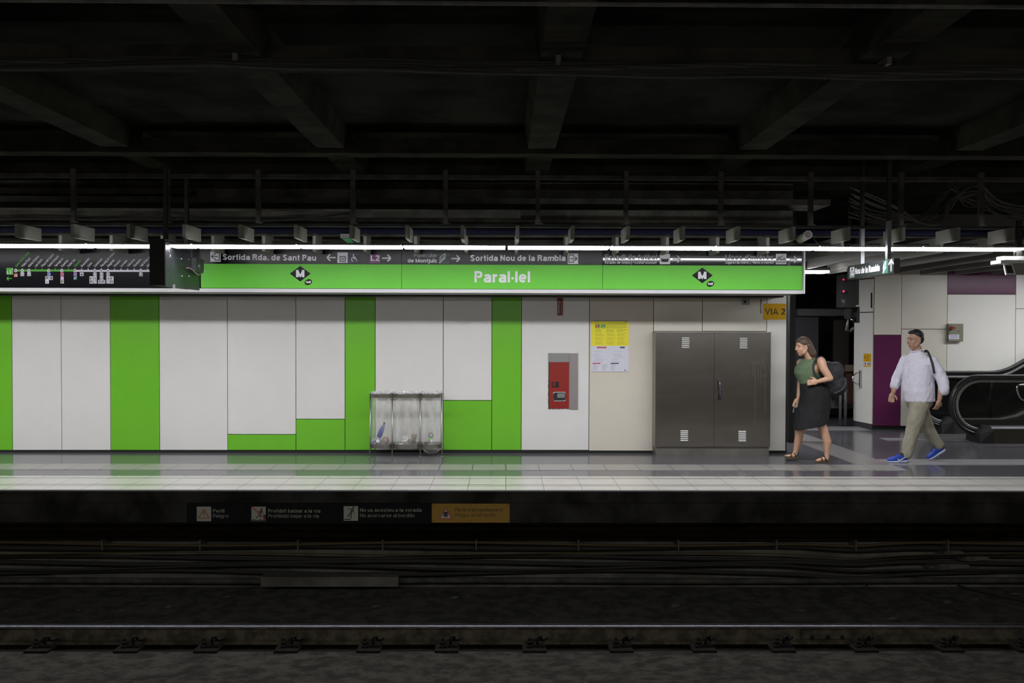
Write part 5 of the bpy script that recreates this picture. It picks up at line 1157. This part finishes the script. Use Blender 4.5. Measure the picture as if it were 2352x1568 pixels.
def shoe(root, toe, heel, width, upper, sole, swoosh=True, lat=Vector((0, 1, 0))):
    """toe and heel: points on the sole's underside"""
    d = (heel - toe); L = d.length; d.normalize(); u_ = lat.cross(d).normalized()
    if u_.z < 0: u_ = -u_
    def sec(t_, h0, h1, w_, n=16, sq=.6):
        c = toe + d * L * t_; o = []
        for j in range(n):
            a = 2 * math.pi * j / n; ca, sa = math.cos(a), math.sin(a)
            o.append(c + lat * (math.copysign(abs(ca) ** sq, ca) * w_) + u_ * ((h0 + h1) / 2 + math.copysign(abs(sa) ** (sq if sa < 0 else .9), sa) * (h1 - h0) / 2))
        return o
    W_ = width
    m = MB(); m.loft([sec(*q) for q in ((.0, .018, .030, W_ * .35), (.03, .016, .048, W_ * .62), (.10, .016, .060, W_ * .86), (.25, .016, .068, W_), (.40, .016, .085, W_ * .95), (.55, .016, .105, W_ * .82), (.68, .016, .112, W_ * .78), (.82, .018, .108, W_ * .80), (.93, .02, .105, W_ * .74), (.99, .03, .09, W_ * .55))])
    sh = m.build('shoe', upper, root, label='bright blue running shoe')
    m = MB(); m.loft([sec(t_, h0, h1, w_, sq=.45) for t_, h0, h1, w_ in ((-.02, .012, .020, W_ * .35), (.03, .004, .024, W_ * .75), (.15, .0, .026, W_ * .98), (.35, .0, .028, W_ * 1.06), (.6, .0, .034, W_ * .95), (.85, .0, .038, W_ * .92), (.98, .004, .040, W_ * .72), (1.02, .014, .036, W_ * .5))])
    m.build('sole', sole, sh)
    m = MB(); c = toe + d * L * .72 + u_ * .108
    m.loft([sec(.58, .09, .112, W_ * .55), sec(.66, .095, .122, W_ * .66), sec(.80, .095, .122, W_ * .68), sec(.9, .09, .116, W_ * .58)]); m.build('collar', mat('shoe_collar', (.02, .02, .03), .7), sh)
    m = MB()
    for k in range(4): t_ = .36 + .06 * k; c = toe + d * L * t_ + u_ * (.084 + .012 * k); m.tube([c - lat * W_ * .5, c + u_ * .008, c + lat * W_ * .5], .0035, 6)
    m.build('laces', mat('laces', (.04, .05, .15), .7), sh)
    if swoosh:
        m = MB(); pts = []
        top = [(.44, .058), (.47, .044), (.52, .038), (.60, .046), (.70, .060), (.84, .080)]; bot = [(.70, .052), (.60, .034), (.52, .026), (.46, .030), (.435, .042)]
        k = m.vs([toe + d * L * a - lat * (W_ * 1.0 + .004) + u_ * b for a, b in top + bot]); m.face(range(k, k + len(top) + len(bot)))
        m.v = [v + lat * 0 for v in m.v]; m.prism([toe + d * L * a - lat * (W_ * .80) + u_ * b for a, b in top + bot], -lat * (W_ * .22)); m.build('side_mark', mat('mark_white', (.6, .6, .66), .5), sh, label='white curved tick mark')
    return sh
# ---------------- walking man
D1 = 11.0
man = thing('person', 'man in white shirt, khaki trousers and blue running shoes walking past the escalator', 'person', (J(2108, 1050).x, D1, 0))
b = MB(); fwd = Vector((-1, -.22, -.05)); hc = J(2101, 780, 0, D1)
PM, RM = head(b, hc, fwd, Vector((0, 0, 1)), 1.02)
b.cap(J(2107, 800, 0, D1), .056, J(2112, 822, 0, D1), .064)
b.ell(J(2110, 850, 0, D1), (.13, .17, .20)); b.ell(J(2110, 900, 0, D1), (.13, .15, .15))
# near arm, swinging back
b.cap(J(2128, 835, -.18, D1), .05, J(2143, 874, -.225, D1), .043); b.cap(J(2143, 874, -.225, D1), .042, J(2137, 912, -.235, D1), .028)
hand(b, J(2136.5, 914, -.235, D1), Vector((-.25, -.0, -1)), Vector((.3, -1, 0)), -1, .75)
b.cap(J(2092, 832, .18, D1), .05, J(2078, 872, .21, D1), .043); b.cap(J(2078, 872, .21, D1), .042, J(2065, 902, .16, D1), .028)
hand(b, J(2064, 904, .16, D1), Vector((-.30, -.1, -1)), Vector((.2, 1, .0)), 1, .75)
body = fused(b, 'body', SKIND, man, .004, 6)
# hair
m = MB(); m.ell(PM(-.025, 0, .055), (.092, .080, .075), 18, 12, rot=RM); m.ell(PM(-.055, 0, .01), (.058, .076, .075), 16, 12, rot=RM); m.ell(PM(.03, 0, .092), (.05, .062, .028), 14, 10, rot=RM)
fused(m, 'hair', mat('black_hair', (.012, .010, .010), .6, noise=.3, scale=60), man, .005, 3, fold(.002, 90, 1))
face_bits(PM, RM, man, 1.02, lipc=(.22, .09, .08))
m = MB(); 
for k in range(1): m.cap(PM(.075, -.02, -.047), .004, PM(.075, .02, -.047), .004)
m.build('moustache', mat('stubble', (.06, .04, .035), .8), man)
# shirt
m = MB()
m.loft(rings([(2108, 806, 11, .075, 0, 0), (2109, 813, 19, .13, 0, 0), (2110, 822, 25, .195, 0, 0), (2110, 836, 29, .215, 0, 0), (2109, 856, 32, .205, 0, 0), (2109, 878, 34, .20, 0, 0), (2110, 898, 34.5, .195, 0, 0), (2111, 914, 33.5, .185, 0, .004), (2112, 921, 33, .18, 0, .006)], D1))
def sleeve(a, b_, c, r0, r1, r2): m.cap(a, r0, b_, r1, 16); m.cap(b_, r1, c, r2, 16)
sleeve(J(2127, 829, -.165, D1), J(2145, 872, -.225, D1), J(2146, 894, -.24, D1), .075, .068, .062)
sleeve(J(2094, 829, .165, D1), J(2077, 872, .21, D1), J(2070, 888, .19, D1), .072, .062, .056)
shirt = fused(m, 'shirt', mat('white_shirt', (.62, .61, .70), .85, noise=.05, scale=8), man, .007, 6, fold(.007, 34, 2))
m = MB(); c = J(2106, 806, 0, D1); m.tube([c + Vector((.062 * math.cos(a) - .01, .075 * math.sin(a), .018 * math.cos(a) + .005)) for a in [2 * math.pi * i / 18 for i in range(19)]], .011, 8); m.build('collar', mat('white_shirt', (0, 0, 0)), man)
m = MB()
for k in range(5): m.ell(J(2083 - 1.2 * k * 0 - (2.5 if k > 1 else 0), 830 + 17 * k, -.075, D1) + Vector((-.012, -.0, 0)), .007, 8, 6)
m.build('buttons', mat('button', (.5, .5, .55), .4), man)
# backpack strap
m = MB(); m.tube(smooth([J(2124, 812, .02, D1), J(2121, 805, -.06, D1), J(2120, 809, -.14, D1), J(2119, 830, -.245, D1), J(2123, 855, -.255, D1)], 4), .014, 8); m.build('shoulder_strap', mat('strap_black', (.02, .02, .022), .7), man, label='dark strap over the near shoulder')
# trousers
KH = mat('khaki', (.285, .265, .205), .9, noise=.08, scale=10)
m = MB(); m.ell(J(2111, 922, 0, D1), (.165, .165, .12), 20, 12)
def leg(pts, rs):
    for (a, ra), (b_, rb) in zip(zip(pts, rs), list(zip(pts, rs))[1:]): m.cap(a, ra, b_, rb, 18)
leg([J(2103, 930, -.085, D1), J(2096, 960, -.09, D1), J(2088, 990, -.09, D1), J(2081, 1018, -.09, D1), J(2076, 1039, -.09, D1)], [.108, .098, .084, .078, .072])
leg([J(2117, 930, .085, D1), J(2128, 960, .09, D1), J(2139, 986, .09, D1), J(2152, 1008, .09, D1), J(2163, 1024, .09, D1)], [.105, .095, .082, .074, .066])
fused(m, 'trousers', KH, man, .007, 5, fold(.007, 40, 5))
m = MB(); m.loft(rings([(2111, 914, 27.5, .15, 0, 0), (2111, 919, 27.8, .152, 0, 0)], D1)); m.build('belt', mat('belt', (.04, .025, .018), .5), man)
BLU = mat('shoe_blue', (.010, .045, .36), .6, noise=.15, scale=40); SOL = mat('shoe_sole', (.40, .44, .60), .6)
y1, y2 = D1 - .09, D1 + .09
xt, xh = at(2038, 1056, y1).x, at(2084.5, 1056, y1).x
shoe(man, Vector((xt, y1, 0.004)), Vector((xh, y1, 0.004)), .047, BLU, SOL)
t_ = at(2132, 1057, y2); shoe(man, Vector((t_.x, y2, .004)), Vector((t_.x + .215, y2, .125)), .046, BLU, SOL, swoosh=False)
m = MB(); m.cap(Vector((xh - .075, y1, .09)), .036, J(2077, 1036, -.09, D1), .042); m.cap(Vector((t_.x + .175, y2, .17)), .036, J(2160, 1022, .09, D1), .042); m.build('socks', mat('sock_dark', (.03, .03, .035), .8), man)

# ---------------- leaning woman
D2 = 11.0
wo = thing('person', 'woman in green top and black skirt leaning forward beside the wall end', 'person', (J(1870, 1050).x, D2, 0))
b = MB(); hc = J(1843, 796, 0, D2); fw = Vector((-1, -.30, -.10)); 
PW, RW = head(b, hc, fw, Vector((-.22, 0, 1)), .97)
b.cap(J(1851, 807, 0, D2), .047, J(1863, 828, 0, D2), .055)
b.ell(J(1862, 846, 0, D2), (.105, .15, .14)); b.ell(J(1864, 872, 0, D2), (.10, .125, .12))
b.cap(J(1876, 829, -.155, D2), .055, J(1880, 846, -.185, D2), .050); b.cap(J(1880, 846, -.185, D2), .050, J(1892, 866, -.215, D2), .040)
b.cap(J(1892, 866, -.215, D2), .038, J(1868, 873, -.20, D2), .027)
hand(b, J(1866, 873.5, -.20, D2), Vector((-1, .1, -.12)), Vector((0, -1, .3)), 1, .8)
b.cap(J(1848, 834, .15, D2), .050, J(1849, 872, .165, D2), .038); b.cap(J(1849, 872, .165, D2), .036, J(1840, 914, .10, D2), .024)
wr = J(1839.5, 916, .10, D2); hand(b, wr, Vector((-.42, 0, -1)), Vector((.2, 1, 0)), 1, .9)
# legs and bare feet
def limb(pts, rs):
    for (a, ra), (b_, rb) in zip(zip(pts, rs), list(zip(pts, rs))[1:]): b.cap(a, ra, b_, rb, 16)
b.ell(J(1866, 915, 0, D2), (.13, .15, .13))
limb([J(1872, 925, -.08, D2), J(1880, 970, -.07, D2), J(1887, 988, -.08, D2), J(1894, 1012, -.09, D2), J(1893, 1036, -.09, D2), J(1893, 1048, -.09, D2)], [.085, .060, .054, .052, .032, .030])
ft = D2 - .09; xa_, xb2 = at(1876, 1056, ft).x, at(1901, 1056, ft).x
b.cap(Vector((xb2 - .02, ft, .05)), .034, Vector((xa_ + .07, ft, .045)), .028); b.cap(Vector((xa_ + .075, ft, .044)), .028, Vector((xa_ + .02, ft, .032)), .020)
for k in range(5): b.cap(Vector((xa_ + .03, ft - .028 + .014 * k, .032)), .011, Vector((xa_ - .012 + .006 * abs(k - 1), ft - .030 + .015 * k, .026)), .0085)
limb([J(1860, 930, .08, D2), J(1846, 980, .08, D2), J(1843, 990, .08, D2), J(1838, 1015, .08, D2), J(1832, 1038, .08, D2), J(1829, 1045, .08, D2)], [.085, .058, .052, .050, .032, .030])
fy = D2 + .08; xf = at(1806, 1050, fy).x
b.cap(J(1830, 1047, .08, D2), .034, Vector((xf + .06, fy, .062)), .026); b.cap(Vector((xf + .06, fy, .062)), .026, Vector((xf + .02, fy, .060)), .02)
for k in range(5): b.cap(Vector((xf + .03, fy - .028 + .014 * k, .060)), .011, Vector((xf - .012 + .006 * abs(k - 3), fy - .030 + .015 * k, .060)), .0085)
fused(b, 'body', SKINM, wo, .004, 6)
face_bits(PW, RW, wo, .97, browc=(.06, .035, .02))
HR = mat('brown_hair', (.085, .052, .034), .55, noise=.35, scale=40, stretch=(3, 3, .6))
m = MB(); m.ell(PW(-.022, 0, .052), (.094, .083, .076), 18, 12, rot=RW); m.ell(PW(-.06, 0, .0), (.060, .082, .085), 16, 12, rot=RW)
for s_ in (-1, 1): m.cap(PW(-.045, s_ * .060, .01), .036, PW(-.085, s_ * .066, -.11), .034, 14); m.cap(PW(-.085, s_ * .066, -.11), .034, PW(-.10, s_ * .05, -.18), .014, 14)
m.cap(PW(-.06, 0, .02), .078, PW(-.12, 0, -.10), .066); m.cap(PW(-.07, 0, -.02), .062, PW(-.12, 0, -.15), .055); m.cap(PW(-.11, 0, -.14), .05, PW(-.12, 0, -.20), .02)
m.ell(PW(.03, 0, .082), (.045, .060, .026), 14, 10, rot=RW)
fused(m, 'hair', HR, wo, .005, 3, fold(.0035, 60, 3))
m = MB(); m.tube([PW(.074, -.052, .004), PW(.0, -.080, .006), PW(-.02, -.082, .0)], .0022, 6); m.build('glasses_arm', mat('glasses_pale', (.6, .55, .5), .3), wo)
# top
TOPM = mat('green_top', (.105, .155, .085), .85, noise=.08, scale=12)
m = MB()
m.loft(rings([(1858, 824, 12, .10, 0, 0), (1857, 830, 20, .145, 0, .012), (1853, 842, 26, .155, 0, .012), (1853, 855, 28, .150, 0, .010), (1859, 868, 28, .145, 0, .006), (1863, 880, 27, .14, 0, .004)], D2))
m.ell(J(1842, 848, -.055, D2), (.055, .065, .06)); m.ell(J(1842, 848, .055, D2), (.055, .065, .06))
fused(m, 'top', TOPM, wo, .006, 5, fold(.004, 45, 7))
m = MB()
for s_ in (-1, 1): m.tube([J(1850, 836, s_ * .07, D2) + Vector((-.05, 0, 0)), J(1862, 822, s_ * .085, D2), J(1876, 830, s_ * .085, D2)], .010, 6)
m.build('top_strap', TOPM, wo)
SKM = mat('black_skirt', (.006, .006, .0075), .85, noise=.3, scale=6)
m = MB(); m.loft(rings([(1865, 875, 28.5, .152, 0, -.02), (1870, 888, 33, .17, 0, -.01), (1873, 905, 35, .18, 0, 0), (1872, 925, 36, .185, 0, 0), (1867, 948, 37, .19, 0, 0), (1864, 966, 38, .20, 0, .03), (1861, 978, 38.5, .205, 0, .05)], D2, 32))
fused(m, 'skirt', SKM, wo, .007, 5, fold(.006, 8, 4))
SND = mat('sandal_sole', (.10, .065, .035), .7); SST = mat('sandal_strap', (.02, .018, .016), .5)
def sandal(x0, x1, Y, z0, tiltz=0):
    n = 18; base = []
    for i in range(n):
        a = 2 * math.pi * i / n; w_ = .042 - .008 * math.cos(a + .4); base.append((( x0 + x1) / 2 + (x1 - x0) / 2 * math.cos(a), Y + w_ * math.sin(a)))
    m = MB(); m.loft([[(x, y, z0) for x, y in base], [(x, y, z0 + .018) for x, y in base]], smooth=False); so = m.build('sandal', SND, wo, label='flat brown sandal with dark straps')
    m = MB(); c = x0 + .035
    m.tube([Vector((x0 + .075, Y - .038, z0 + .02)), Vector((x0 + .078, Y - .02, z0 + .055)), Vector((x0 + .08, Y, z0 + .066)), Vector((x0 + .078, Y + .02, z0 + .055)), Vector((x0 + .075, Y + .038, z0 + .02))], .0065, 6)
    m.tube([Vector((c, Y - .006, z0 + .02)), Vector((x0 + .06, Y, z0 + .062)), Vector((x0 + .10, Y, z0 + .078))], .006, 6)
    m.tube([Vector((x1 - .05, Y - .036, z0 + .02)), Vector((x1 - .065, Y - .036, z0 + .06)), Vector((x0 + .11, Y, z0 + .088)), Vector((x1 - .065, Y + .036, z0 + .06)), Vector((x1 - .05, Y + .036, z0 + .02))], .0065, 6)
    m.tube([Vector((x1 - .05, Y - .036, z0 + .03)), Vector((x1 - .002, Y, z0 + .07)), Vector((x1 - .05, Y + .036, z0 + .03))], .006, 6); m.build('straps', SST, so)
sandal(xa_ - .022, xb2 + .022, ft, 0.004); sandal(xf - .022, xf + .165, fy, .030)
# phone in the lowered hand, backpack on the back
dph = Vector((-.30, 0, -1)).normalized(); pc = wr + dph * .125 + Vector((-.012, -.012, 0)); q_ = Matrix.Rotation(math.radians(14), 3, 'Y')
ph = MB(); ph.box(pc - Vector((.032, .004, .062)), pc + Vector((.032, .004, .062)), rot=q_ @ Matrix.Rotation(math.radians(55), 3, 'Z'), c=pc); ph.build('phone', mat('phone_blue', (.10, .22, .28), .25), label='small bluish phone held in the leaning woman\'s lowered hand', cat='phone')
BPM = mat('backpack_fabric', (.022, .021, .026), .85, noise=.3, scale=14)
bp_ = thing('backpack', 'large dark grey backpack on the leaning woman\'s lower back', 'backpack', J(1912, 920, 0, D2))
m = MB()
R4 = Matrix.Rotation(math.radians(38), 3, 'Y')
m.ell(J(1908, 862, 0, D2), (.13, .16, .20), 22, 16, rot=R4); m.ell(J(1916, 884, 0, D2), (.155, .17, .15), 22, 16, rot=R4); m.ell(J(1896, 850, 0, D2), (.09, .14, .13), 18, 12, rot=R4)
fused(m, 'bag_body', BPM, bp_, .008, 6, fold(.006, 30, 9))
m = MB()
for s_ in (-.11,): m.tube(smooth([J(1893, 838, s_, D2), J(1882, 820, s_ - .01, D2), J(1868, 823, s_ - .02, D2), J(1858, 838, s_ - .04, D2), J(1864, 862, s_ - .06, D2), J(1888, 880, s_ - .06, D2)], 4), .012, 8)
m.build('shoulder_strap', mat('strap_black', (.02, .02, .022), .7), bp_)
m = MB(); m.tube(smooth([J(1934, 868, -.13, D2), J(1930, 880, -.165, D2), J(1922, 892, -.17, D2), J(1905, 902, -.15, D2)], 4), .004, 6); m.build('zip', mat('zip_grey', (.10, .10, .11), .4), bp_)
for o in list(COL.objects):
    if o.type == 'MESH' and o.name.startswith(('diffuser',)): pass
